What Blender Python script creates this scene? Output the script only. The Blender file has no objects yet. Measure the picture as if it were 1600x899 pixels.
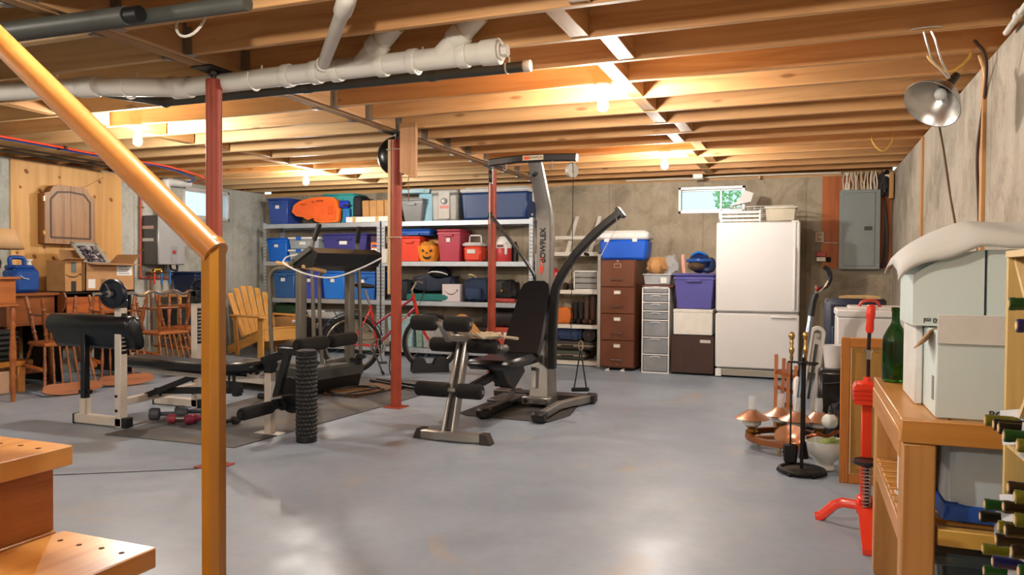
import bpy, math, random
from mathutils import Vector as V, Matrix as MX
random.seed(7)
PI = math.pi
S = bpy.context.scene
COL = S.collection
R = math.radians

# ---------------------------------------------------------------- camera, sky, exposure
cd = bpy.data.cameras.new('camera'); cam = bpy.data.objects.new('camera', cd); COL.objects.link(cam); S.camera = cam
cd.sensor_width = 36.0; cd.lens = 1181.8 / 1600 * 36.0; cd.clip_start = 0.05
YAW, PIT, ROL = 0.36962, -0.02022, 0.00635
fw = V((-math.sin(YAW) * math.cos(PIT), math.cos(YAW) * math.cos(PIT), math.sin(PIT)))
rt = V((math.cos(YAW), math.sin(YAW), 0)); up = rt.cross(fw)
r2 = rt * math.cos(ROL) + up * math.sin(ROL); u2 = -rt * math.sin(ROL) + up * math.cos(ROL)
mw = MX.Identity(4)
for i in range(3):
    mw[i][0], mw[i][1], mw[i][2] = r2[i], u2[i], -fw[i]
cam.matrix_world = MX.Translation((0, 0, 1.2)) @ mw

w = bpy.data.worlds.new('world'); S.world = w; w.use_nodes = True
wn = w.node_tree.nodes; bg = wn['Background']
bg.inputs[0].default_value = (0.72, 0.91, 1.0, 1); bg.inputs[1].default_value = 1.3
S.view_settings.view_transform = 'Standard'; S.view_settings.look = 'None'
S.view_settings.gamma = 1.0; S.view_settings.exposure = 0.0
BULB = 1600.0            # emission strength of every bare bulb
BULB_COL = (1.0, 0.93, 0.84)

# ---------------------------------------------------------------- materials
MATS = {}
def nt(name):
    m = bpy.data.materials.new(name); m.use_nodes = True
    t = m.node_tree; b = t.nodes['Principled BSDF']
    return m, t, b
def col(h):
    if isinstance(h, str):
        h = h.lstrip('#'); c = [int(h[i:i + 2], 16) / 255 for i in (0, 2, 4)]
        return tuple((x / 12.92 if x <= 0.04045 else ((x + 0.055) / 1.055) ** 2.4) for x in c) + (1,)
    return tuple(h) + (1,)
def mul(c, k): return tuple(min(1, x * k) for x in c[:3]) + (1,)
def noise(t, scale, detail=3, rough=.55, vec=None, dist=0):
    n = t.nodes.new('ShaderNodeTexNoise'); n.inputs['Scale'].default_value = scale; n.inputs['Detail'].default_value = detail
    n.inputs['Roughness'].default_value = rough; n.inputs['Distortion'].default_value = dist
    if vec: t.links.new(vec, n.inputs['Vector'])
    return n
def ramp(t, fac, stops):
    r = t.nodes.new('ShaderNodeValToRGB'); e = r.color_ramp.elements
    e[0].position, e[0].color = stops[0]; e[1].position, e[1].color = stops[-1]
    for p, c in stops[1:-1]:
        k = e.new(p); k.color = c
    t.links.new(fac, r.inputs[0]); return r
def coords(t, scale=(1, 1, 1), rnd=True):
    tc = t.nodes.new('ShaderNodeTexCoord'); mp = t.nodes.new('ShaderNodeMapping'); mp.inputs['Scale'].default_value = scale
    t.links.new(tc.outputs['Object'], mp.inputs['Vector'])
    if rnd:
        oi = t.nodes.new('ShaderNodeObjectInfo'); mm = t.nodes.new('ShaderNodeMath'); mm.operation = 'MULTIPLY'; mm.inputs[1].default_value = 37.0
        t.links.new(oi.outputs['Random'], mm.inputs[0]); t.links.new(mm.outputs[0], mp.inputs['Location'])
    return mp.outputs['Vector']
def mixc(t, a, b, fac, mode='MIX'):
    m = t.nodes.new('ShaderNodeMix'); m.data_type = 'RGBA'; m.blend_type = mode
    for k, s in ((0, fac), (6, a), (7, b)):
        if hasattr(s, 'is_linked') or hasattr(s, 'node'): t.links.new(s, m.inputs[k])
        else: m.inputs[k].default_value = s
    return m.outputs[2]
def bump(t, b, h, strength, dist=.01):
    n = t.nodes.new('ShaderNodeBump'); n.inputs['Strength'].default_value = strength; n.inputs['Distance'].default_value = dist
    t.links.new(h, n.inputs['Height']); t.links.new(n.outputs[0], b.inputs['Normal'])
def plain(c, rough=.5, metal=0, var=.12, scale=9, bmp=0, trans=0, coat=0, alpha=1):
    key = ('p', str(c), rough, metal, var, scale, bmp, trans, coat, alpha)
    if key in MATS: return MATS[key]
    c = col(c)
    m, t, b = nt('plain'); n = noise(t, scale, 4, .6, coords(t))
    r = ramp(t, n.outputs[0], [(.25, mul(c, 1 - var)), (.75, mul(c, 1 + var * .6))])
    t.links.new(r.outputs[0], b.inputs['Base Color'])
    b.inputs['Roughness'].default_value = rough; b.inputs['Metallic'].default_value = metal
    b.inputs['Transmission Weight'].default_value = trans; b.inputs['Coat Weight'].default_value = coat
    b.inputs['Alpha'].default_value = alpha
    if bmp:
        n2 = noise(t, scale * 12, 3, .6, coords(t)); bump(t, b, n2.outputs[0], bmp, .004)
    MATS[key] = m; return m
def wood(c1, c2, axis='x', rough=.5, knots=.5, scale=1.0, coat=0):
    key = ('w', c1, c2, axis, rough, knots, scale, coat)
    if key in MATS: return MATS[key]
    m, t, b = nt('wood'); c1, c2 = col(c1), col(c2)
    st = {'x': (.35, 6, 6), 'y': (6, .35, 6), 'z': (6, 6, .35)}[axis]
    v = coords(t, tuple(k * scale for k in st))
    n = noise(t, 2.2, 5, .6, v, .6)
    r = ramp(t, n.outputs[0], [(.3, c2), (.5, c1), (.72, mul(c1, 1.12))])
    out = r.outputs[0]
    st2 = {'x': (.8, 2.2, 2.2), 'y': (2.2, .8, 2.2), 'z': (2.2, 2.2, .8)}[axis]
    big = noise(t, .9, 2, .5, coords(t, st2)); rb = ramp(t, big.outputs[0], [(.3, (.82, .80, .76, 1)), (.7, (1, 1, 1, 1))])
    out = mixc(t, out, rb.outputs[0], .8, 'MULTIPLY')
    if knots:
        vo = t.nodes.new('ShaderNodeTexVoronoi'); vo.inputs['Scale'].default_value = 2.3 * max(1, scale)
        st3 = {'x': (.9, 3.0, 3.0), 'y': (3.0, .9, 3.0), 'z': (3.0, 3.0, .9)}[axis]
        t.links.new(coords(t, st3), vo.inputs['Vector'])
        rk = ramp(t, vo.outputs['Distance'], [(.06, (.34, .19, .10, 1)), (.13, (1, 1, 1, 1))])
        out = mixc(t, out, rk.outputs[0], knots, 'MULTIPLY')
    t.links.new(out, b.inputs['Base Color']); b.inputs['Roughness'].default_value = rough; b.inputs['Coat Weight'].default_value = coat
    b.inputs['Coat Roughness'].default_value = .25
    bump(t, b, n.outputs[0], .12, .003)
    MATS[key] = m; return m
def emit(c, s):
    m, t, b = nt('emit'); b.inputs['Base Color'].default_value = col(c); b.inputs['Emission Color'].default_value = col(c); b.inputs['Emission Strength'].default_value = s
    return m
def glass(c, rough=.03, ior=1.45):
    key = ('g', c, rough)
    if key in MATS: return MATS[key]
    m, t, b = nt('glass'); b.inputs['Base Color'].default_value = col(c); b.inputs['Roughness'].default_value = rough
    b.inputs['Transmission Weight'].default_value = 1; b.inputs['IOR'].default_value = ior
    MATS[key] = m; return m
def clearplastic(c='#e8eef0', alpha=.45, rough=.3):
    key = ('cp', c, alpha)
    if key in MATS: return MATS[key]
    m, t, b = nt('clear_plastic'); b.inputs['Base Color'].default_value = col(c); b.inputs['Roughness'].default_value = rough; b.inputs['Alpha'].default_value = alpha
    n = noise(t, 6, 2, .5, coords(t)); r = ramp(t, n.outputs[0], [(.3, mul(col(c), .8)), (.7, col(c))]); t.links.new(r.outputs[0], b.inputs['Base Color'])
    MATS[key] = m; return m

# ---------------------------------------------------------------- mesh builder
class MB:
    def __init__(s): s.v = []; s.f = []
    def add(s, vs, fs, m=None):
        o = len(s.v)
        s.v += [tuple(m @ V(p)) if m else tuple(p) for p in vs]; s.f += [tuple(i + o for i in f) for f in fs]; return s
    def box(s, x0, x1, y0, y1, z0, z1, b=0, m=None, taper=None):
        """box with chamfer b; taper (tx,ty): bottom shrunk by that factor"""
        lo = (min(x0, x1), min(y0, y1), min(z0, z1)); hi = (max(x0, x1), max(y0, y1), max(z0, z1))
        cx, cy = (lo[0] + hi[0]) / 2, (lo[1] + hi[1]) / 2
        def tp(p):
            if not taper: return p
            k = (hi[2] - p[2]) / (hi[2] - lo[2]); return (cx + (p[0] - cx) * (1 - k * (1 - taper[0])), cy + (p[1] - cy) * (1 - k * (1 - taper[1])), p[2])
        if b <= 0:
            P = [(a, c, d) for d in (lo[2], hi[2]) for c in (lo[1], hi[1]) for a in (lo[0], hi[0])]
            return s.add([tp(p) for p in P], [(0, 2, 3, 1), (4, 5, 7, 6), (0, 1, 5, 4), (2, 6, 7, 3), (0, 4, 6, 2), (1, 3, 7, 5)], m)
        b = min([b] + [.49 * (hi[i] - lo[i]) for i in range(3)])
        vs = []; idx = {}
        for i in range(8):
            sg = [(i >> k) & 1 for k in range(3)]
            for ax in range(3):
                p = []
                for k in range(3):
                    e = hi[k] if sg[k] else lo[k]
                    p.append(e if k == ax else (e - b if sg[k] else e + b))
                idx[(i, ax)] = len(vs); vs.append(tp(tuple(p)))
        fs = []
        for ax in range(3):
            o1, o2 = [k for k in range(3) if k != ax]
            for sgn in (0, 1):
                c = [(sgn << ax) | (a << o1) | (d << o2) for a, d in ((0, 0), (1, 0), (1, 1), (0, 1))]
                q = [idx[(k, ax)] for k in c]
                flip = (sgn == 1) == (ax == 1)
                fs.append(tuple(reversed(q)) if flip else tuple(q))
                if sgn == 0: fs[-1] = tuple(reversed(fs[-1])) if False else fs[-1]
        for ax in range(3):
            o1, o2 = [k for k in range(3) if k != ax]
            for a in (0, 1):
                for d in (0, 1):
                    c0 = (a << o1) | (d << o2); c1 = c0 | (1 << ax)
                    fs.append((idx[(c0, o1)], idx[(c1, o1)], idx[(c1, o2)], idx[(c0, o2)]))
        for i in range(8): fs.append((idx[(i, 0)], idx[(i, 1)], idx[(i, 2)]))
        return s.add(vs, fs, m)
    def ring(s, c, x, y, r, n):
        return [c + x * (r * math.cos(2 * PI * k / n)) + y * (r * math.sin(2 * PI * k / n)) for k in range(n)]
    def loft(s, rings, caps=True, closed=False, m=None):
        n = len(rings[0]); vs = [p for r in rings for p in r]; fs = []
        L = len(rings)
        for i in range(L if closed else L - 1):
            a, b2 = i * n, ((i + 1) % L) * n
            for k in range(n):
                fs.append((a + k, a + (k + 1) % n, b2 + (k + 1) % n, b2 + k))
        if caps and not closed:
            fs.append(tuple(reversed(range(n)))); fs.append(tuple(range((L - 1) * n, L * n)))
        return s.add(vs, fs, m)
    def cyl(s, p0, p1, r0, r1=None, n=14, caps=True):
        p0, p1 = V(p0), V(p1); d = (p1 - p0).normalized(); x = d.orthogonal().normalized(); y = d.cross(x)
        return s.loft([s.ring(p0, x, y, r0, n), s.ring(p1, x, y, r0 if r1 is None else r1, n)], caps)
    def tube(s, pts, r, n=8, caps=True, closed=False, flat=None):
        pts = [V(p) for p in pts]; L = len(pts)
        rs = r if isinstance(r, (list, tuple)) else [r] * L
        rings = []; x = None
        for i, p in enumerate(pts):
            if closed: d = (pts[(i + 1) % L] - pts[i - 1])
            else: d = pts[min(i + 1, L - 1)] - pts[max(i - 1, 0)]
            d.normalize()
            x = d.orthogonal().normalized() if x is None else (x - d * x.dot(d)).normalized()
            if flat:
                fx = V(flat[2]); fx = (fx - d * fx.dot(d)).normalized(); y = d.cross(fx)
                rings.append([p + fx * (flat[0] * a) + y * (flat[1] * c) for a, c in ((1, .7), (.7, 1), (-.7, 1), (-1, .7), (-1, -.7), (-.7, -1), (.7, -1), (1, -.7))])
            else:
                rings.append(s.ring(p, x, d.cross(x), rs[i], n))
        return s.loft(rings, caps, closed)
    def lathe(s, prof, o=(0, 0, 0), ax=(0, 0, 1), n=20, caps=True, sx=1, sy=1):
        o = V(o); d = V(ax).normalized(); x = V((1, 0, 0)) if abs(d.z) > .99 else d.orthogonal().normalized(); y = d.cross(x)
        return s.loft([[o + d * z + x * (r * sx * math.cos(2 * PI * k / n)) + y * (r * sy * math.sin(2 * PI * k / n)) for k in range(n)] for r, z in prof], caps)
    def prism(s, poly, o, xa, ya, depth):
        """poly in (xa,ya) plane at o, extruded by depth along xa x ya"""
        o, xa, ya = V(o), V(xa), V(ya); d = xa.cross(ya).normalized() * depth; n = len(poly)
        a = [o + xa * p[0] + ya * p[1] for p in poly]
        return s.loft([a, [p + d for p in a]])
    def ball(s, c, r, n=14, k=8, m=None):
        r = r if isinstance(r, (tuple, list)) else (r, r, r)
        rings = []
        for i in range(k + 1):
            t = PI * i / k; q = max(math.sin(t), .01)
            rings.append([V((c[0] + r[0] * q * math.cos(2 * PI * j / n), c[1] + r[1] * q * math.sin(2 * PI * j / n), c[2] - r[2] * math.cos(t))) for j in range(n)])
        return s.loft(rings, True, False, m)
    def grid(s, fn, nu, nv, th=0):
        vs = [fn(i / nu, j / nv) for j in range(nv + 1) for i in range(nu + 1)]; fs = []
        for j in range(nv):
            for i in range(nu):
                a = j * (nu + 1) + i; fs.append((a, a + 1, a + nu + 2, a + nu + 1))
        return s.add(vs, fs)
    def beam(s, p0, p1, w, h, upv=(0, 0, 1), b=0):
        """rectangular bar from p0 to p1, width w, height h"""
        p0, p1 = V(p0), V(p1); d = p1 - p0; L = d.length; d.normalize(); u = V(upv); u = (u - d * u.dot(d))
        if u.length < 1e-4: u = d.orthogonal()
        u.normalize(); x = u.cross(d)
        m = MX.Identity(4)
        for i in range(3): m[i][0], m[i][1], m[i][2], m[i][3] = x[i], d[i], u[i], p0[i]
        return s.box(-w / 2, w / 2, 0, L, -h / 2, h / 2, b, m)
    def xform(s, m): s.v = [tuple(m @ V(p)) for p in s.v]; return s

import bmesh
def part(name, mb, mat, parent=None, solid=0, sharp=38):
    me = bpy.data.meshes.new(name); me.from_pydata(mb.v, [], mb.f)
    bm = bmesh.new(); bm.from_mesh(me)
    bmesh.ops.recalc_face_normals(bm, faces=bm.faces)
    bm.to_mesh(me); bm.free()
    me.shade_smooth(); me.set_sharp_from_angle(angle=R(sharp))
    o = bpy.data.objects.new(name, me); COL.objects.link(o)
    if mat: me.materials.append(mat)
    if parent: o.parent = parent
    if solid:
        md = o.modifiers.new('t', 'SOLIDIFY'); md.thickness = solid; md.offset = 0
    return o
def thing(name, label, cat, loc=(0, 0, 0), rz=0, group=None):
    o = bpy.data.objects.new(name, None); o.empty_display_size = .05; COL.objects.link(o)
    o.location = loc; o.rotation_euler = (0, 0, rz); tag(o, label, cat, group); return o
def tag(o, label, cat, group=None, kind=None):
    o['label'] = label; o['category'] = cat
    if group: o['group'] = group
    if kind: o['kind'] = kind
    return o
def struct(name, mb, mat, label=None, parent=None):
    o = part(name, mb, mat, parent); o['kind'] = 'structure'
    if label: o['label'] = label
    return o
def again(o, name, loc=None, rot=None, parent=None):
    c = o.copy(); COL.objects.link(c); c.name = name
    if parent: c.parent = parent
    if loc is not None: c.location = loc
    if rot is not None: c.rotation_euler = rot
    return c
def dup(root, loc, rz=0, label=None, group=None, rot=None):
    r = root.copy(); COL.objects.link(r); r.location = loc; r.rotation_euler = rot or (0, 0, rz)
    if label: r['label'] = label
    if group: r['group'] = group
    for ch in list(root.children):
        c = ch.copy(); COL.objects.link(c); c.parent = r
        for g in list(ch.children):
            d = g.copy(); COL.objects.link(d); d.parent = c
    return r
def text(name, s, mat, parent, size, loc, rot, ext=.0008, bold=0):
    cu = bpy.data.curves.new(name, 'FONT'); cu.body = s; cu.size = size; cu.extrude = ext; cu.align_x = 'CENTER'; cu.align_y = 'CENTER'; cu.offset = bold
    tmp = bpy.data.objects.new(name + '_outline', cu); COL.objects.link(tmp)
    me = bpy.data.meshes.new_from_object(tmp.evaluated_get(bpy.context.evaluated_depsgraph_get()))
    bpy.data.objects.remove(tmp); me.materials.clear(); me.materials.append(mat)
    o = bpy.data.objects.new(name, me); COL.objects.link(o); o.location = loc; o.rotation_euler = rot
    if parent: o.parent = parent
    return o
def arc(c, r, a0, a1, n, ax=(1, 0, 0), ay=(0, 0, 1)):
    c, ax, ay = V(c), V(ax), V(ay)
    return [c + ax * (r * math.cos(R(a0 + (a1 - a0) * i / n))) + ay * (r * math.sin(R(a0 + (a1 - a0) * i / n))) for i in range(n + 1)]
def bez(pts, n=8):
    """Catmull-Rom through points"""
    P = [V(p) for p in pts]; P = [P[0] * 2 - P[1]] + P + [P[-1] * 2 - P[-2]]; out = []
    for i in range(1, len(P) - 2):
        a, b, c, d = P[i - 1:i + 3]
        for k in range(n):
            t = k / n
            out.append(.5 * (2 * b + (c - a) * t + (2 * a - 5 * b + 4 * c - d) * t * t + (3 * b - a - 3 * c + d) * t ** 3))
    out.append(P[-2]); return out

# common materials
STEEL = plain('#a9a7a2', .35, .9); DARKSTEEL = plain('#55524e', .4, .8); CHROME = plain('#d8d8d8', .12, 1, .04)
BLACKP = plain('#121212', .45, 0, .2); RUBBER = plain('#161616', .8, 0, .25, 20, .2); WHITEP = plain('#e6e4e0', .45, 0, .05)
BRASS = plain('#c9a468', .24, 1, .1); FOAM = plain('#141212', .95, 0, .3, 30, .5); PAPER = plain('#dcdcd8', .8, 0, .06)
# ================================================================ setting
CZ = 2.42                 # underside of the joists
XL, XR, YB, YF = -8.05, 0.95, 9.85, -2.6
def m_concrete(base, dark, seam_axis):
    m, t, b = nt('concrete'); v = coords(t, (1, 1, 1), False)
    n1 = noise(t, 1.1, 6, .62, v, .4); r1 = ramp(t, n1.outputs[0], [(.28, col(dark)), (.5, col(base)), (.75, mul(col(base), 1.15))])
    st = (6, 6, .35)
    n2 = noise(t, 1.0, 4, .6, coords(t, st, False)); r2_ = ramp(t, n2.outputs[0], [(.30, (.66, .62, .55, 1)), (.52, (1, 1, 1, 1))])
    o = mixc(t, r1.outputs[0], r2_.outputs[0], .42, 'MULTIPLY')
    n5 = noise(t, 2.6, 6, .68, v, .8); r5 = ramp(t, n5.outputs[0], [(.36, (.70, .66, .60, 1)), (.50, (1, 1, 1, 1)), (.66, (1, 1, 1, 1)), (.74, (1.0, .97, .92, 1))])
    o = mixc(t, o, r5.outputs[0], .75, 'MULTIPLY')
    n3 = noise(t, 26, 4, .7, v); r3 = ramp(t, n3.outputs[0], [(.30, (.8, .78, .74, 1)), (.5, (1, 1, 1, 1))])
    o = mixc(t, o, r3.outputs[0], .7, 'MULTIPLY')
    # vertical form joints
    sx = t.nodes.new('ShaderNodeSeparateXYZ'); t.links.new(v, sx.inputs[0])
    mo = t.nodes.new('ShaderNodeMath'); mo.operation = 'PINGPONG'; mo.inputs[1].default_value = .61
    t.links.new(sx.outputs[seam_axis], mo.inputs[0])
    rs = ramp(t, mo.outputs[0], [(.004, (.62, .58, .52, 1)), (.012, (1, 1, 1, 1))])
    o = mixc(t, o, rs.outputs[0], .55, 'MULTIPLY')
    t.links.new(o, b.inputs['Base Color']); b.inputs['Roughness'].default_value = .88
    bump(t, b, n3.outputs[0], .25, .006); return m
CON_B = m_concrete('#a89b86', '#7a7060', 0); CON_R = m_concrete('#b3aa9b', '#857c6c', 1); CON_L = m_concrete('#b5b8b1', '#96988f', 1)

def m_floor():
    m, t, b = nt('painted_floor'); v = coords(t, (1, 1, 1), False)
    n1 = noise(t, .55, 5, .6, v, .5); r1 = ramp(t, n1.outputs[0], [(.3, col('#828fa0')), (.55, col('#929fae')), (.75, col('#9facb9'))])
    n2 = noise(t, 1.3, 4, .6, v, 1.0); r2_ = ramp(t, n2.outputs[0], [(.60, (0, 0, 0, 1)), (.78, (1, 1, 1, 1))])
    o = mixc(t, r1.outputs[0], col('#a89a86'), r2_.outputs[0]); 
    n4 = noise(t, 14, 5, .7, v); r4 = ramp(t, n4.outputs[0], [(.3, (.90, .90, .90, 1)), (.6, (1, 1, 1, 1))])
    o = mixc(t, o, r4.outputs[0], .8, 'MULTIPLY')
    t.links.new(o, b.inputs['Base Color'])
    n3 = noise(t, 2.2, 4, .6, v); r3 = ramp(t, n3.outputs[0], [(.3, (.30, .30, .30, 1)), (.7, (.52, .52, .52, 1))])
    t.links.new(r3.outputs[0], b.inputs['Roughness'])
    bump(t, b, n4.outputs[0], .05, .004); return m
floor = struct('floor', MB().box(XL - .2, XR + .2, YF - .2, YB + .2, -.12, 0), m_floor(), 'grey blue painted concrete floor')
part('floor_crack', MB().tube([(-4.55, 2.87, .001), (-4.1, 3.1, .001), (-3.75, 3.32, .001), (-3.4, 3.55, .001)], .004, 4), plain('#3d3d40', .9), floor)

WT = CZ - .005
def wall_holes(axis, pos, out, a0, a1, z0, z1, hole=None):
    mb = MB(); segs = []
    if hole:
        h0, h1, hz0, hz1 = hole
        segs = [(a0, h0, z0, z1), (h1, a1, z0, z1), (h0, h1, z0, hz0), (h0, h1, hz1, z1)]
    else: segs = [(a0, a1, z0, z1)]
    for s0, s1, q0, q1 in segs:
        if axis == 'x': mb.box(pos, pos + out, s0, s1, q0, q1)
        else: mb.box(s0, s1, pos, pos + out, q0, q1)
    return mb
WBK = (-1.53, -.71, 1.965, 2.30); WLF = (8.14, 9.04, 1.93, 2.36)
struct('wall_back', wall_holes('y', YB, .2, XL, XR, 0, WT, WBK), CON_B, 'bare concrete back wall')
struct('wall_left', wall_holes('x', XL, -.2, YF, YB + .2, 0, WT, WLF), CON_L, 'bare concrete left wall')
struct('wall_right', wall_holes('x', XR, .2, YF, YB + .2, 0, WT), CON_R, 'bare concrete right wall')
struct('wall_front', MB().box(XL - .2, XR + .2, YF - .2, YF, 0, WT), CON_B, 'concrete wall behind the camera')

# ceiling: subfloor sheet, joists, beam, blocking, hangers
FIR = wood('#d3a06a', '#b98049', 'x', .6, .65); FIRB = wood('#bd9062', '#9c6f42', 'y', .65, .4); FIR2 = wood('#dcb785', '#c69a62', 'x', .6, .5)
SPF = wood('#c69a66', '#a87743', 'x', .7, .25)
ceiling = struct('ceiling', MB().box(XL - .2, XR + .2, YF - .2, YB + .2, CZ + .236, CZ + .26), wood('#d4b083', '#ba9060', 'y', .7, .4), 'open joisted basement ceiling')
BX = -3.36
jy = [3.843 + .476 * k for k in range(-12, 13)]
jm = MB().box(0, XR + .18 - BX - .075, -.019, .019, 0, .235, .003)
first = None
for i, y in enumerate(jy):
    if first is None:
        first = part('joist', jm, FIR, ceiling); first.location = (BX + .075, y, CZ)
    else: again(first, 'joist', (BX + .075, y, CZ), None, ceiling)
jl = MB().box(0, BX - .075 - XL + .18, -.019, .019, 0, .235, .003); first = None
for i, y in enumerate(jy):
    loc = (XL - .18, y + .02, CZ)
    if first is None: first = part('joist', jl, FIR2, ceiling); first.location = loc
    else: again(first, 'joist', loc, None, ceiling)
for k in range(3):
    part('beam_ply', MB().box(BX - .072 + .049 * k, BX - .027 + .049 * k, YF, YB + .15, CZ - (.004 if k == 1 else 0), CZ + .235, .003), FIRB, ceiling)
bk = MB().box(-.048, .048, 0, .436, 0, .18, .003); first = None
for i, y in enumerate(jy[:-1]):
    if i < 4: continue
    for xx, off in ((-1.04, .07), (-5.50, .07)):
        loc = (xx + random.choice((-off, off)), y + .02, CZ + .004)
        if first is None: first = part('blocking', bk, wood('#c08f58', '#a06f3c', 'y', .6, .3), ceiling); first.location = loc
        else: again(first, 'blocking', loc, None, ceiling)
hg = MB().box(0, .004, -.045, .045, -.002, .17).box(0, .05, -.024, .024, -.003, .0).box(0, .045, -.024, -.0205, 0, .15).box(0, .045, .0205, .024, 0, .15); first = None
for i, y in enumerate(jy):
    if i < 9: continue
    for sgn in (1, -1):
        loc = (BX + .076 * sgn, y + (.02 if sgn < 0 else 0), CZ)
        if first is None: c = first = part('joist_hanger', hg, STEEL, ceiling); first.location = loc
        else: c = again(first, 'joist_hanger', loc, None, ceiling)
        c.rotation_euler = (0, 0, 0 if sgn > 0 else PI)
part('rim_board', MB().box(XR + .16, XR + .2, YF, YB + .2, CZ - .005, CZ + .236), wood('#b57c45', '#8f5a2b', 'y', .7, .2), ceiling)
part('rim_board', MB().box(XL - .2, XL - .17, YF, YB + .2, CZ - .005, CZ + .236), wood('#b57c45', '#8f5a2b', 'y', .7, .2), ceiling)
part('rim_board', MB().box(XL, XR, YB + .15, YB + .19, CZ - .005, CZ + .236), SPF, ceiling)
part('sill_plate', MB().box(XL, XR, YB - .012, YB + .14, CZ - .045, CZ - .006), SPF, ceiling)

# windows
ALU = plain('#d9d9d6', .4, .3, .05)
def window(n, axis, hole, pos, label):
    a0, a1, z0, z1 = hole; f = .035
    mb = MB()
    def bx(a, b, c, d, p0, p1):
        if axis == 'y': mb.box(a, b, p0, p1, c, d, .004)
        else: mb.box(p0, p1, a, b, c, d, .004)
    s = 1 if axis == 'y' else -1
    p0, p1 = pos - s * .012, pos + s * .09
    bx(a0, a1, z0, z0 + f, p0, p1); bx(a0, a1, z1 - f, z1, p0, p1); bx(a0, a0 + f, z0, z1, p0, p1); bx(a1 - f, a1, z0, z1, p0, p1)
    o = struct('window_%d' % n, mb, ALU, label)
    mb = MB(); mid = a1 - .36 * (a1 - a0)
    bx(mid - .012, mid + .012, z0 + f, z1 - f, pos + s * .03, pos + s * .06); 
    bx(a0 + f, a1 - f, z0 + f, z0 + f + .02, pos + s * .03, pos + s * .06); bx(a0 + f, a1 - f, z1 - f - .02, z1 - f, pos + s * .03, pos + s * .06)
    part('sash', mb, ALU, o)
    for k, (b0, b1) in enumerate(((a0 + f, mid - .012), (mid + .012, a1 - f))):
        mb = MB(); bx(b0, b1, z0 + f + .02, z1 - f - .02, pos + s * .04, pos + s * .046); part('pane', mb, GL, o)
GL = glass('#f4fbff', 0, 1.02)
window(1, 'y', WBK, YB, 'small sliding basement window in the back wall above the fridge')
window(2, 'x', WLF, XL, 'small sliding basement window in the left wall')
# ================================================================ bulbs, columns, stairs, pipes
BULBM = emit(BULB_COL, BULB); PORC = plain('#d9d4cb', .35)
def bulb(x, y, label):
    t = thing('ceiling_bulb', label, 'light bulb', (x, y, CZ), 0, 'bare ceiling bulbs')
    part('lamp_holder', MB().lathe([(.03, 0), (.057, -.002), (.057, -.012), (.034, -.022), (.028, -.055), (.024, -.06)], (0, 0, 0)), PORC, t)
    part('bulb', MB().lathe([(.013, -.055), (.014, -.075), (.026, -.10), (.036, -.13), (.032, -.158), (.016, -.174), (.002, -.177)], (0, 0, 0), n=12), BULBM, t)
    part('wire', MB().tube(bez([(-.02, 0, -.004), (-.02, .03, .04), (.02, .05, .10), (.10, .06, .12)], 5), .0045, 5), plain('#d8d0c0', .6), t)
bulb(-1.235, 4.795, 'bare ceiling bulb nearest the camera, above the open floor')
bulb(-1.33, 7.651, 'bare ceiling bulb further back, in front of the small window')
bulb(-5.66, 7.671, 'bare ceiling bulb above the treadmill, in front of the shelving')
bulb(-5.25, 4.815, 'bare ceiling bulb mostly hidden behind the handrail')
bulb(-1.235, 1.463, 'unseen bare bulb added for fill light above the foot of the stairs')  # out of frame, added to brighten the near floor and joists
bulb(-5.25, .99, 'unseen bare bulb added for fill light left of the stairs')  # extra bulb outside the view, added as fill on the left
bulb(-1.5, -1.4, 'unseen bare bulb added for fill light behind the camera')  # unseen fixture, added as fill from behind the camera

REDPAINT = plain('#9a3c22', .55, 0, .16, 3)
def column(y, label):
    t = thing('steel_column', label, 'column', (BX, y, 0), 0, 'red steel columns under the beam')
    part('shaft', MB().cyl((0, 0, .008), (0, 0, CZ - .065), .047, n=24), REDPAINT, t)
    part('base_plate', MB().box(-.085, .085, -.085, .085, 0, .008, .002), REDPAINT, t)
    part('jack_screw', MB().cyl((0, 0, CZ - .066), (0, 0, CZ - .012), .017, n=12).cyl((0, 0, CZ - .035), (0, 0, CZ - .02), .03, n=6), DARKSTEEL, t)
    part('top_plate', MB().box(-.075, .075, -.11, .11, CZ - .012, CZ - .004), DARKSTEEL, t)
    return t
column(3.645, 'red painted steel column nearest the camera, beside the handrail')
mid = column(5.85, 'red steel column in the middle with a wooden strip tied to it')
far_ = column(8.03, 'red steel column furthest back, behind the grey home gym')
part('wooden_strip', MB().box(-.078, -.05, -.02, .0, 1.0, CZ - .06), wood('#d8b98a', '#c09a63', 'z', .6, 0), mid)
for z in (2.27, 1.50):
    part('wire_tie', MB().tube([(-.082, -.035, z), (-.05, -.056, z - .002), (0, -.052, z), (.045, -.03, z), (.052, 0, z), (0, .052, z), (-.08, .01, z)], .005, 5, closed=True), plain('#cbb9a4', .6), mid)
part('outlet_box', MB().box(-.135, -.078, -.03, .02, 1.27, 1.40, .006), PAPER, mid)

# plank hanging beside the middle column
pl = part('hanging_plank', MB().prism([(0, .02), (.15, -.04), (.15, .435), (0, .435)], (0, .019, 0), (1, 0, 0), (0, 0, 1), .038), wood('#c9976b', '#b07c50', 'z', .6, 0))
pl.location = (-3.245, 5.72, 2.03); tag(pl, 'short pale plank hanging from a joist beside the middle column', 'plank')
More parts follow.
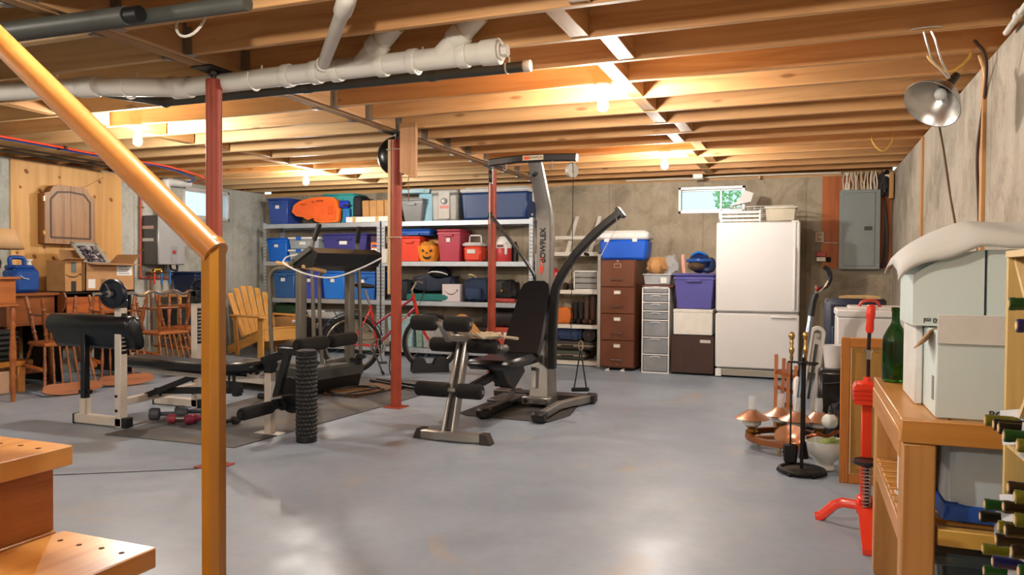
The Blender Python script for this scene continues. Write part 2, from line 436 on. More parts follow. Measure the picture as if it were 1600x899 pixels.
# fan seen from behind
t = thing('wall_fan', 'black round fan hanging behind the middle column under the joists', 'fan', (-3.47, 6.02, 2.25), R(14))
part('shell', MB().lathe([(.012, -.07), (.09, -.062), (.15, -.03), (.178, .02), (.18, .05), (.172, .055)], (0, 0, 0), (0, 1, 0), 28), plain('#0f0f10', .3, .3), t)
part('guard', MB().lathe([(.172, .05), (.17, .075), (.10, .10), (.02, .105)], (0, 0, 0), (0, 1, 0), 24), plain('#161616', .4), t)
part('bracket', MB().tube([(0, .02, .17), (0, 0, .20), (.03, 0, .205)], .012, 6).box(-.02, .10, -.02, .02, .0, .17), plain('#161616', .4), t)
part('cord', MB().tube(bez([(.13, -.02, -.05), (.14, -.02, -.15), (.12, -.01, -.24), (.125, 0, -.42)], 5), .004, 5), plain('#8a5a30', .7), t)

# stairs and railing
STAIR = wood('#d49a52', '#bd7d35', 'y', .35, .35, 1, .3); RISER = wood('#b87538', '#96551f', 'y', .4, .6, 1, .2)
RAILM = wood('#cf8f4a', '#c27d37', 'x', .28, .0, .6, .7); POSTM = wood('#b9802a', '#a56d1c', 'z', .3, .5, 1, .5)
stair = thing('staircase', 'open sided wooden staircase with thick honey coloured treads', 'stairs', (0, 0, 0))
NX = {.2: -.80, .4: -1.052, .6: -1.302, .8: -1.55, 1.0: -1.80}
for z, nx in NX.items():
    part('tread', MB().box(nx - .28, nx, .32, 1.24, z - .045, z, .003), STAIR, stair)
    if z > .3: part('tread_strip', MB().box(nx - .325, nx - .284, .32, 1.225, z - .04, z + .004, .002), STAIR, stair)
    part('riser', MB().box(nx - .075, nx - .045, .33, 1.225, z - .2 + .004, z - .045, .001), RISER, stair)
part('tread_peg', MB(), STAIR, stair) if False else None
pg = MB()
for nx, z in ((-1.302, .6), (-1.55, .8)):
    for k in range(4): pg.cyl((nx - .04 - .062 * k, 1.185 + .004 * (k % 2), z - .002), (nx - .04 - .062 * k, 1.185 + .004 * (k % 2), z + .0008), .006, n=8)
o = part('screw_holes', pg, plain('#4a2a10', .8), stair); 
for y in (.36, 1.18): part('stringer', MB().prism([(0, 0), (.35, 0), (1.45, .9), (1.45, .55), (.25, 0)][:4] + [(.06, -.0)], (-.86, y, 0), (-1, 0, 0), (0, 0, 1), .04), RISER, stair)
rail = thing('stair_railing', 'round wooden handrail running down to a thick newel post', 'railing', (-1.168, 1.265, 0))
part('newel_post', MB().box(-.0235, .0235, -.0235, .0235, 0, 1.272, .013), POSTM, rail)
d = V((-.647, 0, .506)).normalized()
part('handrail', MB().cyl(V((.010, -.003, 1.235)), V((.010, -.003, 1.235)) + d * 2.6, .0285, n=28), RAILM, rail)

# white drain pipe
PVC = plain('#d8d2c6', .4, 0, .06, 4)
t = thing('drain_pipe', 'white plastic drain pipe slung under the joists', 'pipe')
P0 = [V((-1.56, 3.70, 2.36)), V((-3.66, 3.70, 2.345)), V((-4.16, 3.45, 2.335)), V((-6.6, 3.02, 2.32))]
for a, b in zip(P0[:-1], P0[1:]): part('pipe', MB().cyl(a, b, .057, n=24), PVC, t)
def hub(p, d, L=.09, r=.067): 
    p, d = V(p), V(d).normalized(); return MB().lathe([(r - .004, -L / 2), (r, -L / 2 + .006), (r, L / 2 - .006), (r - .004, L / 2)], p, d, 24)
for x in (-1.72, -2.02, -2.22, -2.52, -2.66, -2.86): part('coupling', hub((x, 3.70, 2.36 - (x + 1.56) * -.007), (1, 0, .007), .06), PVC, t)
for a, b, q in ((P0[1], P0[2], P0[1]), (P0[1], P0[2], P0[2])): part('elbow', hub(q, (P0[2] - P0[0]), .13, .066), PVC, t)
part('cleanout_cap', MB().lathe([(.066, -.05), (.068, 0), (.068, .05), (.05, .052), (.05, .064)], P0[0], (1, 0, 0), 24), PVC, t)
part('cap_nut', MB().cyl(P0[0] + V((.06, 0, 0)), P0[0] + V((.095, 0, 0)), .034, n=6), PVC, t)
for x0 in (-2.36, -1.86):
    part('branch', MB().cyl((x0, 3.70, 2.36), (x0 + .26, 3.64, 2.55), .056, n=22), PVC, t)
    part('branch_collar', hub((x0 + .125, 3.671, 2.451), (.26, -.06, .19), .08, .066), PVC, t)
part('riser_pipe', MB().cyl((-2.62, 3.70, 2.375), (-1.90, 2.86, 2.38), .034, n=16), PVC, t)
part('riser_elbow', MB().tube(bez([(-1.97, 2.94, 2.38), (-1.90, 2.86, 2.385), (-1.86, 2.81, 2.41), (-1.85, 2.79, 2.52)], 5), .043, 16), PVC, t)
part('riser_collar', hub((-2.585, 3.66, 2.375), (.72, -.84, 0), .07, .045), PVC, t)
def jhook(x, y, z, r, par):
    part('pipe_hook', MB().tube([(x, y + r * .9, CZ + .03), (x, y + r * .9, z + .01)] + arc((x, y, z), r, 0, -200, 12, (0, .92, 0), (0, 0, 1)), .006, 6), plain('#e4ded2', .5), par)
for x in (-2.0, -3.1): jhook(x, 3.70, 2.355, .07, t)
jhook(-4.45, 3.40, 2.33, .07, t); jhook(-3.95, 3.56, 2.34, .07, t)
# grey drain pipes
GP = plain('#4c4d46', .5, 0, .15)
t = thing('grey_pipe', 'thin dark grey plastic pipe with white end cap below the joists', 'pipe')
G = [(-1.50, 4.08, 2.378), (-4.2, 4.09, 2.378), (-4.36, 3.62, 2.37), (-6.4, 3.35, 2.36)]
for a, b in zip(G[:-1], G[1:]): part('pipe', MB().cyl(a, b, .031, n=16), GP, t)
for q in G[1:3]: part('elbow', MB().ball(q, .04, 14, 8), GP, t)
part('end_cap', MB().cyl((-1.515, 4.08, 2.378), (-1.475, 4.08, 2.378), .034, n=16), PVC, t)
for x in (-2.1, -3.0): part('joint', hub((x, 4.083, 2.378), (1, 0, 0), .06, .036), GP, t)
jhook(-1.62, 4.08, 2.385, .036, t)
t = thing('dark_pipe', 'pair of dark grey pipes under the joists at top left of the photo', 'pipe')
part('pipe', MB().cyl((-6.2, 2.45, 2.36), (-2.90, 2.60, 2.36), .042, n=18), GP, t)
part('pipe', MB().cyl((-6.2, 2.60, 2.378), (-2.30, 2.70, 2.378), .035, n=18), GP, t)
part('pipe_end', MB().cyl((-2.92, 2.60, 2.36), (-2.82, 2.604, 2.36), .036, n=14), BLACKP, t)
part('pipe_hook', MB().tube([(-2.83, 2.84, 2.45)] + arc((-2.74, 2.82, 2.39), .085, 170, 395, 14, (1, 0, 0), (0, .3, 1)), .007, 6), plain('#e4ded2', .5), t)

# water tubing along the left joists
for nm, c, xo, lab in (('water_tubing', '#d2452c', 0, 'red plastic water tubing clipped under the left joists'), ('water_tubing', '#1f5fc8', -.085, 'blue plastic water tubing clipped under the left joists')):
    o = part(nm, MB().tube(bez([(-6.78 + xo, 1.5, 2.405), (-6.80 + xo, 3.2, 2.39), (-6.83 + xo, 4.8, 2.405), (-6.87 + xo, 6.0, 2.395), (-6.93 + xo, 6.8, 2.405), (-7.30 + xo * 2, 7.75, 2.40), (-7.72 + xo * 2, 8.05, 2.395)], 8), .011, 8), plain(c, .4))
    tag(o, lab, 'pipe')
    for y in (4.6, 5.4, 6.2): part('clip', MB().box(-6.86 + xo * 1, -6.82 + xo * 1, y - .012, y + .012, 2.385, 2.42), BLACKP, o)
o = part('gas_pipe', MB().tube([(-7.40, 1.0, 2.38), (-7.52, 6.4, 2.385), (-7.56, 7.0, 2.385)], .014, 8).tube([(-7.2, 1.0, 2.395), (-7.34, 6.6, 2.395)], .010, 8), plain('#3b3229', .5, .5)); tag(o, 'dark iron gas pipe along the top of the left wall', 'pipe')
part('fitting', MB().cyl((-7.49, 5.0, 2.384), (-7.492, 5.08, 2.384), .022, n=8).cyl((-7.55, 6.85, 2.385), (-7.56, 6.98, 2.385), .02, n=8), BRASS, o)

# right wall: furring strips with cables, conduit, clamp lamp
FUR = wood('#c9965c', '#b07a40', 'z', .6, .2)
for y, lab, cx in ((7.46, 'thin wooden strip on the right wall nearer the back corner', 7.43), (5.03, 'wooden strip on the right wall with a brown cable beside it', 5.10)):
    o = part('furring_strip', MB().box(XR - .02, XR, y - .03, y + .03, .0, CZ - .02, .002), FUR); tag(o, lab, 'wood strip')
o = part('wall_cable', MB().tube(bez([(XR - .12, 4.70, CZ + .04), (XR - .05, 4.78, 2.38), (XR - .012, 5.0, 2.22), (XR - .03, 5.07, 1.9), (XR - .012, 5.085, 1.5), (XR - .03, 5.05, 1.0)], 6), .009, 6), plain('#4a2f1e', .6)); tag(o, 'brown cable running down the right wall beside a wooden strip', 'cable')
o = part('wall_cable', MB().tube(bez([(XR - .01, 6.66, 2.41), (XR - .008, 6.60, 2.33), (XR - .006, 6.42, 2.15), (XR - .008, 6.2, 1.9), (XR - .006, 6.08, 1.75), (XR - .008, 5.82, 1.5)], 6), .007, 6), plain('#6b5138', .6)); tag(o, 'thin dark cable hanging down the right wall below the clamp lamp', 'cable')
for q, (x0, y0, x1, lab) in enumerate(((.62, 4.80, .83, 'loop of yellow cable hanging from a joist beside the clamp lamp'), (.55, 7.64, .72, 'small loop of yellow cable hanging from a joist further back'))):
    o = part('cable_loop', MB().tube(bez([(x0, y0, CZ + .06), (x0 + .01, y0 - .02, CZ - .02), ((x0 + x1) / 2, y0 - .03, CZ - .10), (x1 - .01, y0 - .02, CZ - .03), (x1, y0, CZ + .06)], 7), .008, 6), plain('#d6a94e', .5)); tag(o, lab, 'cable')
o = part('cable_end', MB().tube(bez([(.90, 4.95, CZ + .02), (.93, 4.95, 2.33), (.94, 5.0, 2.25)], 5), .009, 6), plain('#d9b070', .5)); tag(o, 'short yellow cable end entering the right wall strip', 'cable')
t = thing('conduit', 'white plastic conduit across a joist at the right wall', 'pipe', (.90, 4.15, 2.40))
part('tube', MB().cyl((-.01, -.35, 0), (.01, .24, 0), .014, n=12), PVC, t); part('coupling', MB().cyl((-.003, -.08, 0), (-.001, -.02, 0), .02, n=12), PVC, t)

REFL = plain('#c9c8c4', .28, .95, .08); 
t = thing('clamp_lamp', 'unlit clamp lamp with a flared aluminium reflector hanging from a joist', 'lamp', (.60, 4.33, 2.22))
ax = V((.19, .18, .25)).normalized()   # from rim to socket
prof = [(.028, .115), (.04, .10), (.075, .065), (.112, .02), (.137, -.035), (.142, -.037)]
mb = MB().lathe(prof, (0, 0, -.14), ax, 36, caps=False); part('reflector', mb, REFL, t, solid=.0015, sharp=60)
part('bulb', MB().ball((V((0, 0, -.14)) + ax * .045), .03, 14, 10), plain('#e9e6df', .2), t)
part('socket', MB().cyl(V((0, 0, -.14)) + ax * .10, V((0, 0, -.14)) + ax * .20, .024, .02, 14), plain('#2a1c14', .5), t)
part('clamp', MB().tube([V((0, 0, -.14)) + ax * .15, (-.02, .0, .06), (-.05, -.02, .16), (-.06, -.02, .205)], .005, 6).tube([V((0, 0, -.14)) + ax * .15, (.02, .0, .06), (-.01, -.02, .16), (-.03, -.02, .205)], .005, 6).tube(arc((-.05, -.03, .213), .07, 0, 360, 14, (1, 0, 0), (0, .35, 0))[:-1], .0045, 5, closed=True), plain('#d7d4cc', .3, .6), t)
# ================================================================ back wall: shelving and stored goods
GALV = plain('#b9c0c6', .42, .55, .12, 5); GALVD = plain('#3a3d42', .7, .2)
SZ = [.13, .79, 1.34, 1.90]; SY0, SY1 = 9.35, 9.80
def shelving(x0, x1, label):
    t = thing('shelving_unit', label, 'shelving', (0, 0, 0))
    up = []
    for x, s in ((x0, 1), (x1, -1)):
        for y, q in ((SY0, 1), (SY1, -1)):
            part('upright', MB().box(x, x + s * .055, y, y + q * .003, 0, 1.92).box(x, x + s * .003, y, y + q * .045, 0, 1.92), GALV, t)
            sl = MB(); z = .05
            while z < 1.9:
                if not any(abs(z + .01 - k) < .035 for k in SZ):
                    for dx in (.013, .035): sl.box(x + s * dx, x + s * (dx + .008), y - .001, y + q * .004, z, z + .024)
                    sl.box(x - s * .001, x + s * .004, y + q * .018, y + q * .028, z, z + .024)
                z += .05
            o = part('slots', sl, GALVD, t); o['kind'] = 'stuff'
    for z in SZ:
        part('shelf', MB().box(x0 + .004, x1 - .004, SY0 - .006, SY0 + .002, z - .062, z).box(x0 + .004, x1 - .004, SY1, SY1 + .008, z - .062, z)
             .box(x0 + .004, x1 - .004, SY0, SY1, z - .008, z - .001).box(x0 + .004, x1 - .004, SY0 + .0, SY0 + .03, z - .062, z - .058), GALV, t)
    return t
shelving(-7.68, -5.635, 'galvanised steel shelving unit at the left, holding blue bins')
shelving(-5.615, -3.33, 'galvanised steel shelving unit at the right, holding red bins and coolers')

def tote(x0, x1, d, z0, z1, c, label, y=9.39, lid=None, cat='storage bin', sticker=True, group=None, tp=.86, lidh=.03, lidc=None):
    t = thing('storage_tote', label, cat, ((x0 + x1) / 2, y, z0), 0, group)
    w = (x1 - x0) / 2; h = z1 - z0; M = plain(c, .42, 0, .12, 4)
    part('body', MB().box(-w * .97, w * .97, d * .02, d * .98, 0, h - lidh, .012, None, (tp, tp)), M, t)
    part('rim', MB().box(-w * .985, w * .985, .0, d, h - lidh - .045, h - lidh - .02, .004), M, t)
    rb = MB()
    part('lid', MB().box(-w, w, -.008, d + .008, h - lidh, h - .006, .008).box(-w * .85, w * .85, d * .1, d * .9, h - .008, h, .003), plain(lidc, .45) if lidc else M, t)
    part('handle', MB().box(-w * .35, w * .35, -.02, .01, h - lidh - .07, h - lidh - .045, .004), M, t)
    if sticker: part('sticker', MB().box(-w * .2, w * .12, d * .02 - .006, d * .02 + .02, h * .60, h * .72), PAPER, t)
    return t
BLUE = '#2a56a8'; NAVY = '#25315c'; PURP = '#463f86'; BRB = '#1766c9'
tote(-7.64, -7.26, .40, 1.90, 2.30, '#2f4a96', 'dark blue lidded tote at the left end of the top shelf')
# orange sled
def sled():
    t = thing('snow_sled', 'orange moulded plastic sled lying on its side on the top shelf', 'sled', (-6.73, 9.36, 1.905))
    OR = plain('#f0702a', .4, 0, .08)
    P = [(-.43, .17), (-.40, .27), (-.30, .33), (-.1, .375), (.15, .385), (.30, .37), (.36, .33), (.38, .22), (.41, .20), (.40, .06), (.38, .01), (.1, .0), (-.02, .03), (-.05, .08), (-.15, .05), (-.22, .09), (-.35, .11)]
    part('shell', MB().prism(P, (0, 0, 0), (1, 0, 0), (0, 0, 1), -.05), OR, t)
    part('rib', MB().prism([(x * .86, .19 + (z - .19) * .8) for x, z in P], (0, -.018, 0), (1, 0, 0), (0, 0, 1), -.02), plain('#e8642a', .4), t)
    part('recess', MB().box(.22, .33, -.026, -.015, .12, .24, .02), plain('#d9571c', .5), t)
    for x0, z0, x1, z1 in ((.02, .31, .14, .335), (-.26, .27, -.16, .285), (-.06, .30, -.02, .32)): part('slot', MB().box(x0, x1, -.022, -.012, z0, z1), plain('#a83c10', .6), t)
    return t
sled()
tote(-6.70, -6.14, .33, 1.90, 2.345, '#3f9c9c', 'teal plastic bin behind the orange sled on the top shelf', y=9.46)
o = part('soft_case', MB().box(-6.135, -6.0, 9.40, 9.70, 1.988, 2.29, .03), plain('#181a20', .7)); tag(o, 'black soft case standing between the orange sled and brown paper sacks', 'case')
t = thing('blue_tool', 'blue plastic toy with a grey clip beside the orange sled', 'toy', (-6.26, 9.38, 1.90))
part('body', MB().box(-.09, .06, 0, .08, .22, .33, .02), plain('#2438b4', .4), t); part('base', MB().box(-.03, .08, .01, .06, .0, .215, .01), plain('#2a6fb4', .4), t); part('clip', MB().tube([(0, -.01, .26), (.06, -.02, .25), (.11, -.01, .27)], .012, 6), DARKSTEEL, t)
o = part('flat_box', MB().box(-6.22, -5.50, 9.37, 9.75, 1.905, 1.985, .004), PAPER); tag(o, 'long flat white carton with tan tape under the brown sacks', 'box')
for x in (-6.08, -5.70): part('tape', MB().box(x - .025, x + .025, 9.366, 9.70, 1.903, 1.988), plain('#c9a468', .5), o)
def crumple(mb, c, r, seed, n=16, k=10, am=.16):
    rnd = random.Random(seed); ph = [rnd.uniform(0, 6) for _ in range(8)]
    o = len(mb.v); mb.ball((0, 0, 0), 1, n, k)
    for i in range(o, len(mb.v)):
        p = V(mb.v[i]); f = 1 + am * (math.sin(5 * p.x + ph[0]) * math.sin(4 * p.y + ph[1]) + .7 * math.sin(8 * p.z + ph[2]) * math.sin(7 * p.x + ph[3]) + .5 * math.sin(12 * p.y + ph[4] + 5 * p.z))
        q = p * f; mb.v[i] = (c[0] + q.x * r[0], c[1] + q.y * r[1], max(c[2] - r[2] * .96, c[2] + q.z * r[2]))
    return mb
def pillow(mb, x0, x1, y0, y1, z0, z1, seed, am=.05, e=.35, n=20, k=10):
    """soft rounded block with folds"""
    rnd = random.Random(seed); ph = [rnd.uniform(0, 6) for _ in range(6)]
    o = len(mb.v); mb.ball((0, 0, 0), 1, n, k)
    sg = lambda a: math.copysign(abs(a) ** e, a)
    for i in range(o, len(mb.v)):
        p = V(mb.v[i]); q = V((sg(p.x), sg(p.y), sg(p.z)))
        f = am * (math.sin(6 * p.x + ph[0]) * math.sin(5 * p.z + ph[1]) + .6 * math.sin(11 * p.x + ph[2] + 4 * p.y) + .6 * math.sin(9 * p.z + ph[3] - 5 * p.x))
        q = q * (1 + f)
        mb.v[i] = ((x0 + x1) / 2 + q.x * (x1 - x0) / 2, (y0 + y1) / 2 + q.y * (y1 - y0) / 2, max(z0, (z0 + z1) / 2 + q.z * (z1 - z0) / 2))
    return mb
KRAFT = plain('#b98a55', .85, 0, .15, 14, .2)
for k in range(4):
    o = part('paper_sack', MB().box(-.058, .058, 0, .28, 0, .235, .008, None, (1.0, .9)), KRAFT); o.location = (-5.93 + k * .122, 9.42 + .012 * (k % 2), 1.987); o.rotation_euler = (0, 0, R((-4, 3, -2, 4)[k]))
    tag(o, ('leftmost brown paper sack, next to the black soft case', 'brown paper sack second from the black soft case', 'brown paper sack third from the black soft case', 'rightmost brown paper sack, nearest the middle column')[k], 'paper bag', 'brown paper sacks on the top shelf')
tote(-5.34, -4.98, .34, 1.90, 2.23, '#8d8f8e', 'grey tote with a flared rim beside the middle column', sticker=False, tp=.74)
o = part('light_blue_box', MB().box(-5.10, -4.88, 9.50, 9.76, 1.905, 2.30, .01), plain('#7fb2c6', .5)); tag(o, 'pale blue box behind the grey tote on the top shelf', 'box')
o = pillow(MB(), -5.52, -4.9, 9.45, 9.75, 2.30, 2.37, 3); o = part('folded_sheeting', o, plain('#a9cbd4', .5)); tag(o, 'pale blue plastic sheeting laid over the goods on the top shelf', 'sheet')
# grey cooler box
t = thing('grey_cooler', 'light grey plastic cooler box with a round black dial', 'cooler', (-4.63, 9.38, 1.90))
GC = plain('#a9a59e', .5)
part('body', MB().box(-.21, .19, 0, .36, 0, .37, .025, None, (.95, .95)), GC, t); part('lid', MB().box(-.22, .20, -.012, .37, .372, .435, .02), GC, t)
part('front_panel', MB().box(-.10, .08, -.014, .01, .02, .42, .012), plain('#b6b2aa', .5), t)
part('dial', MB().cyl((-.01, -.012, .27), (-.01, -.03, .27), .045, n=20), plain('#2a2a2c', .4), t); part('dial_knob', MB().cyl((-.01, -.03, .27), (-.01, -.042, .27), .022, n=16), PAPER, t)
part('label', MB().box(-.07, .06, -.017, -.012, .17, .21), plain('#d08078', .6), t)
part('latch', MB().box(-.06, .05, -.02, -.01, .0, .025, .003), plain('#7e7a74', .5), t)
# chest coolers
def cooler(name, loc, w, d, h, c, label, lidh=.09):
    t = thing(name, label, 'cooler', loc); M = plain(c, .4, 0, .1, 5); WH = plain('#dcdcda', .45)
    part('body', MB().box(-w / 2, w / 2, 0, d, 0, h - lidh, .03, None, (.93, .93)), M, t)
    part('lid', MB().box(-w / 2 - .012, w / 2 + .012, -.012, d + .012, h - lidh, h - .012, .025).box(-w * .44, w * .44, d * .08, d * .92, h - .015, h, .006), WH, t)
    return t
ck = cooler('chest_cooler', (-3.90, 9.37, 1.905), .99, .40, .44, '#1f3f73', 'large dark blue chest cooler with a white lid on the top shelf', .07)
part('handle', MB().box(.488, .51, .15, .27, .24, .36, .006), WHITEP, ck); part('handle_grip', MB().box(.505, .516, .18, .24, .26, .33, .004), plain('#1c2f55', .5), ck)
part('drain_plug', MB().cyl((.46, .2, .07), (.485, .2, .07), .018, n=12), WHITEP, ck)
part('panel_line', MB().box(-.42, .42, .004, .016, .045, .052).box(-.42, -.412, .004, .010, .05, .33).box(.41, .42, .004, .010, .05, .33), plain('#3a5c92', .5), ck)

# second shelf
bt = tote(-7.66, -7.28, .38, 1.34, 1.70, BRB, 'bright blue bin at the left end of the second shelf', lidh=.02)
def clear_tub(x0, x1, d, z0, z1, label, y=9.39, trim=BRB):
    t = thing('clear_tub', label, 'storage bin', ((x0 + x1) / 2, y, z0)); w = (x1 - x0) / 2; h = z1 - z0; CP = clearplastic('#c9d4dc', .5)
    b = MB().box(-w * .95, w * .95, .01, d - .01, 0, h - .03, .01, None, (.92, .92)); part('body', b, CP, t)
    part('contents', pillow(MB(), -w * .8, w * .8, .03, d - .03, .006, h * .7, hash(label) % 99, .08), plain('#a7a39c', .8, 0, .5, 16), t)
    part('lid', MB().box(-w, w, 0, d, h - .03, h, .006), WHITEP, t); part('clip', MB().box(-w * .45, -w * .12, -.01, .012, h - .04, h + .002, .003), plain(trim, .4), t)
    part('sticker', MB().box(-w * .25, w * .12, .004, .012, h * .35, h * .62), PAPER, t)
clear_tub(-7.26, -6.70, .36, 1.34, 1.52, 'clear plastic tub with white lid, lower of the stacked pair')
clear_tub(-7.26, -6.70, .36, 1.524, 1.705, 'clear plastic tub with white lid, upper of the stacked pair')
tote(-6.66, -5.88, .40, 1.34, 1.755, '#3b3a7c', 'wide dark purple tote behind the treadmill console')
for k, (z, c, lb) in enumerate(((1.345, '#d8702c', 'orange'), (1.44, '#e4e0da', 'white'), (1.53, '#d8702c', 'orange and black'), (1.62, '#3a2440', 'dark purple'))):
    o = part('small_box', MB().box(-5.82, -5.68, 9.40, 9.58, z, z + .088, .003), plain(c, .6)); tag(o, 'small %s carton, number %s up in the narrow stack beside the uprights' % (lb, ('one', 'two', 'three', 'four')[k]), 'box')
    if k == 2: part('print', MB().box(-5.80, -5.72, 9.398, 9.402, z + .02, z + .05), plain('#2c3a90', .6), o)
    if k == 0: part('print', MB().box(-5.80, -5.71, 9.398, 9.402, z + .03, z + .06), plain('#28408c', .6), o)
tote(-5.36, -5.02, .38, 1.34, 1.70, '#e0452c', 'bright red orange bin beside the middle column', sticker=False)
o = tote(-5.40, -4.86, .38, 1.705, 1.80, '#1c58ae', 'shallow blue tray on top of the red orange bin', sticker=False, lidh=.02, tp=.95)
# pumpkin pail
t = thing('pumpkin_pail', 'orange ribbed pumpkin trick or treat pail with a black jagged face', 'bucket', (-4.93, 9.50, 1.343))
mb = MB(); rings = []
for r, z in ((.115, 0), (.135, .05), (.15, .12), (.158, .19), (.16, .215), (.15, .215), (.14, .15)):
    rings.append([V(((r * (1 + .035 * math.cos(10 * a))) * math.cos(a), (r * (1 + .035 * math.cos(10 * a))) * math.sin(a), z)) for a in [2 * PI * k / 60 for k in range(60)]])
part('shell', mb.loft(rings), plain('#e8912a', .4), t)
part('filling', crumple(MB(), (0, 0, .21), (.13, .13, .07), 5), plain('#d08a2c', .7, 0, .3), t)
BLK = plain('#120d08', .6)
def on_pail(poly):
    a0 = R(-76); m = MB()
    vs = []
    for off in (.0, .012):
        for x, z in poly:
            a = a0 + x / .155; r = (.135 + .03 * min(z, .2) / .2) + off; vs.append(V((r * math.cos(a), r * math.sin(a), z)))
    n = len(poly); m.add(vs, [tuple(range(n, 2 * n))] + [(i, (i + 1) % n, n + (i + 1) % n, n + i) for i in range(n)]); return m
for sx in (-1, 1): part('eye', on_pail([(sx * .03, .135), (sx * .07, .135), (sx * .06, .17)]), BLK, t)
part('nose', on_pail([(-.012, .105), (.012, .105), (0, .135)]), BLK, t)
part('mouth', on_pail([(-.065, .085), (-.03, .062), (.03, .062), (.065, .085), (.05, .045), (.02, .03), (-.02, .03), (-.05, .045)]), BLK, t)
tote(-4.76, -4.40, .40, 1.343, 1.79, '#b03a4e', 'tall crimson tote on the second shelf between pumpkin and cooler', lidh=.03)
o = part('cardboard_box', MB().box(-4.99, -4.78, 9.60, 9.78, 1.342, 1.66, .004), KRAFT); tag(o, 'small cardboard box behind the pumpkin pail', 'box')
t = cooler('hand_cooler', (-4.24, 9.42, 1.343), .27, .24, .26, '#e2472a', 'small red hand cooler with a raised white carrying handle', .05)
part('handle', MB().tube([(-.09, .12, .24), (-.085, .12, .345), (-.07, .12, .36), (.07, .12, .36), (.085, .12, .345), (.09, .12, .24)], .011, 8), WHITEP, t); part('label', MB().box(-.07, .05, -.006, .02, .11, .165), PAPER, t)
t = thing('drink_jug', 'red and white insulated drink jug with a side handle', 'jug', (-3.80, 9.50, 1.343))
part('body', MB().lathe([(.098, 0), (.105, .01), (.105, .17), (.10, .18)], n=28), plain('#c3393c', .4), t); part('collar', MB().lathe([(.104, .18), (.106, .25), (.085, .30), (.06, .335), (.03, .34)], n=28), WHITEP, t)
part('handle', MB().box(.05, .085, -.115, -.085, .09, .26, .012).box(.02, .085, -.115, -.07, .22, .26, .01), WHITEP, t); part('label', MB().box(-.06, .03, -.108, -.098, .19, .225), plain('#6a2a2c', .5), t)
o = part('black_flask', MB().lathe([(.05, 0), (.052, .2), (.03, .24), (.03, .27)], n=18), BLACKP); o.location = (-3.685, 9.60, 1.343); tag(o, 'black flask at the right end of the second shelf', 'flask')

# third shelf
tote(-7.55, -7.14, .38, .79, 1.21, '#2f5a92', 'slate blue tote at the left end of the third shelf')
tote(-7.05, -6.70, .38, .79, 1.20, '#3c49b0', 'violet blue tote second from the left on the third shelf')
tote(-6.66, -6.26, .38, .79, 1.20, '#2372cf', 'bright blue tote third from the left on the third shelf')
tote(-6.17, -5.74, .38, .79, 1.195, '#2a66b4', 'mid blue tote on the third shelf behind the bicycle saddle')
o = part('dark_bag', pillow(MB(), -5.58, -5.20, 9.40, 9.74, .795, 1.08, 11), plain('#14191f', .75)); tag(o, 'dark soft bag beside the uprights on the third shelf', 'bag')
o = part('duffel_bag', pillow(MB(), -5.22, -4.56, 9.52, 9.76, .92, 1.15, 12, .07), plain('#1b2438', .7)); tag(o, 'navy duffel bag on the teal folded mat', 'bag')
o = part('folded_mat', pillow(MB(), -5.25, -4.56, 9.38, 9.72, .793, .89, 13, .02, .2), plain('#1d6a66', .8)); tag(o, 'teal folded mat on the third shelf behind the bicycle handlebar', 'mat')
t = thing('black_helmet', 'black helmet with a light stripe on top of the navy duffel bag', 'helmet', (-4.80, 9.58, 1.14))
part('shell', MB().ball((0, 0, .05), (.17, .13, .10), 18, 10), plain('#101012', .3), t); part('stripe', MB().tube(bez([(-.16, -.06, .04), (-.05, -.13, .06), (.08, -.13, .05), (.15, -.07, .02)], 5), .009, 6), PAPER, t)
def smile(par, cx, cz, y, w, mat, axis='x'):
    n = 12; top = []; bot = []
    for i in range(n + 1):
        u = -1 + 2 * i / n; z = cz + .28 * w * (u * u) - .14 * w; th = .05 * w * (1 - .8 * u * u) + .02 * w
        top.append((cx + u * w / 2, z + th / 2)); bot.append((cx + u * w / 2, z - th / 2))
    part('printed_curve', MB().prism(top + bot[::-1], (0, y, 0), (1, 0, 0), (0, 0, 1), .0015), mat, par)
    e = cx + w / 2; part('printed_arrow', MB().prism([(e - .13 * w, cz + .20 * w), (e + .05 * w, cz + .22 * w), (e + .02 * w, cz + .02 * w), (e - .02 * w, cz + .14 * w)], (0, y, 0), (1, 0, 0), (0, 0, 1), .0015), mat, par)
o = part('white_carton', MB().box(-4.67, -4.40, 9.385, 9.64, .79, 1.03, .004), plain('#c9bfc0', .7)); tag(o, 'white carton with a printed curved arrow on the third shelf', 'box')
smile(o, -4.535, .915, 9.386, .19, BLK)
t = thing('backpack', 'navy blue backpack slumped on the third shelf', 'backpack', (-4.18, 9.56, .792))
part('body', pillow(MB(), -.21, .20, -.15, .18, 0, .33, 21, .07, .5), plain('#1c2d4a', .75), t); part('pocket', pillow(MB(), -.13, .10, -.20, -.08, .03, .19, 22, .05), plain('#223759', .75), t); part('strap', MB().tube(bez([(-.1, -.05, .31), (-.12, -.1, .37), (-.05, -.1, .36), (-.02, -.05, .31)], 5), .012, 6), plain('#c4b48a', .7), t)
t = thing('black_bag', 'black gear bag with gold fittings at the right end of the third shelf', 'bag', (-3.80, 9.56, .792))
part('body', pillow(MB(), -.16, .17, -.15, .18, .03, .30, 23, .09, .5), plain('#0f0f11', .6), t); part('fitting', MB().ball((.01, -.16, .16), .025, 10, 6), BRASS, t)
t = thing('red_tool', 'red and white printed roll lying on the third shelf edge', 'roll', (-3.76, 9.37, .792)); part('tube', MB().cyl((-.16, .03, .03), (.16, .03, .025), .03, n=14), plain('#b5453f', .6, 0, .5, 30), t)

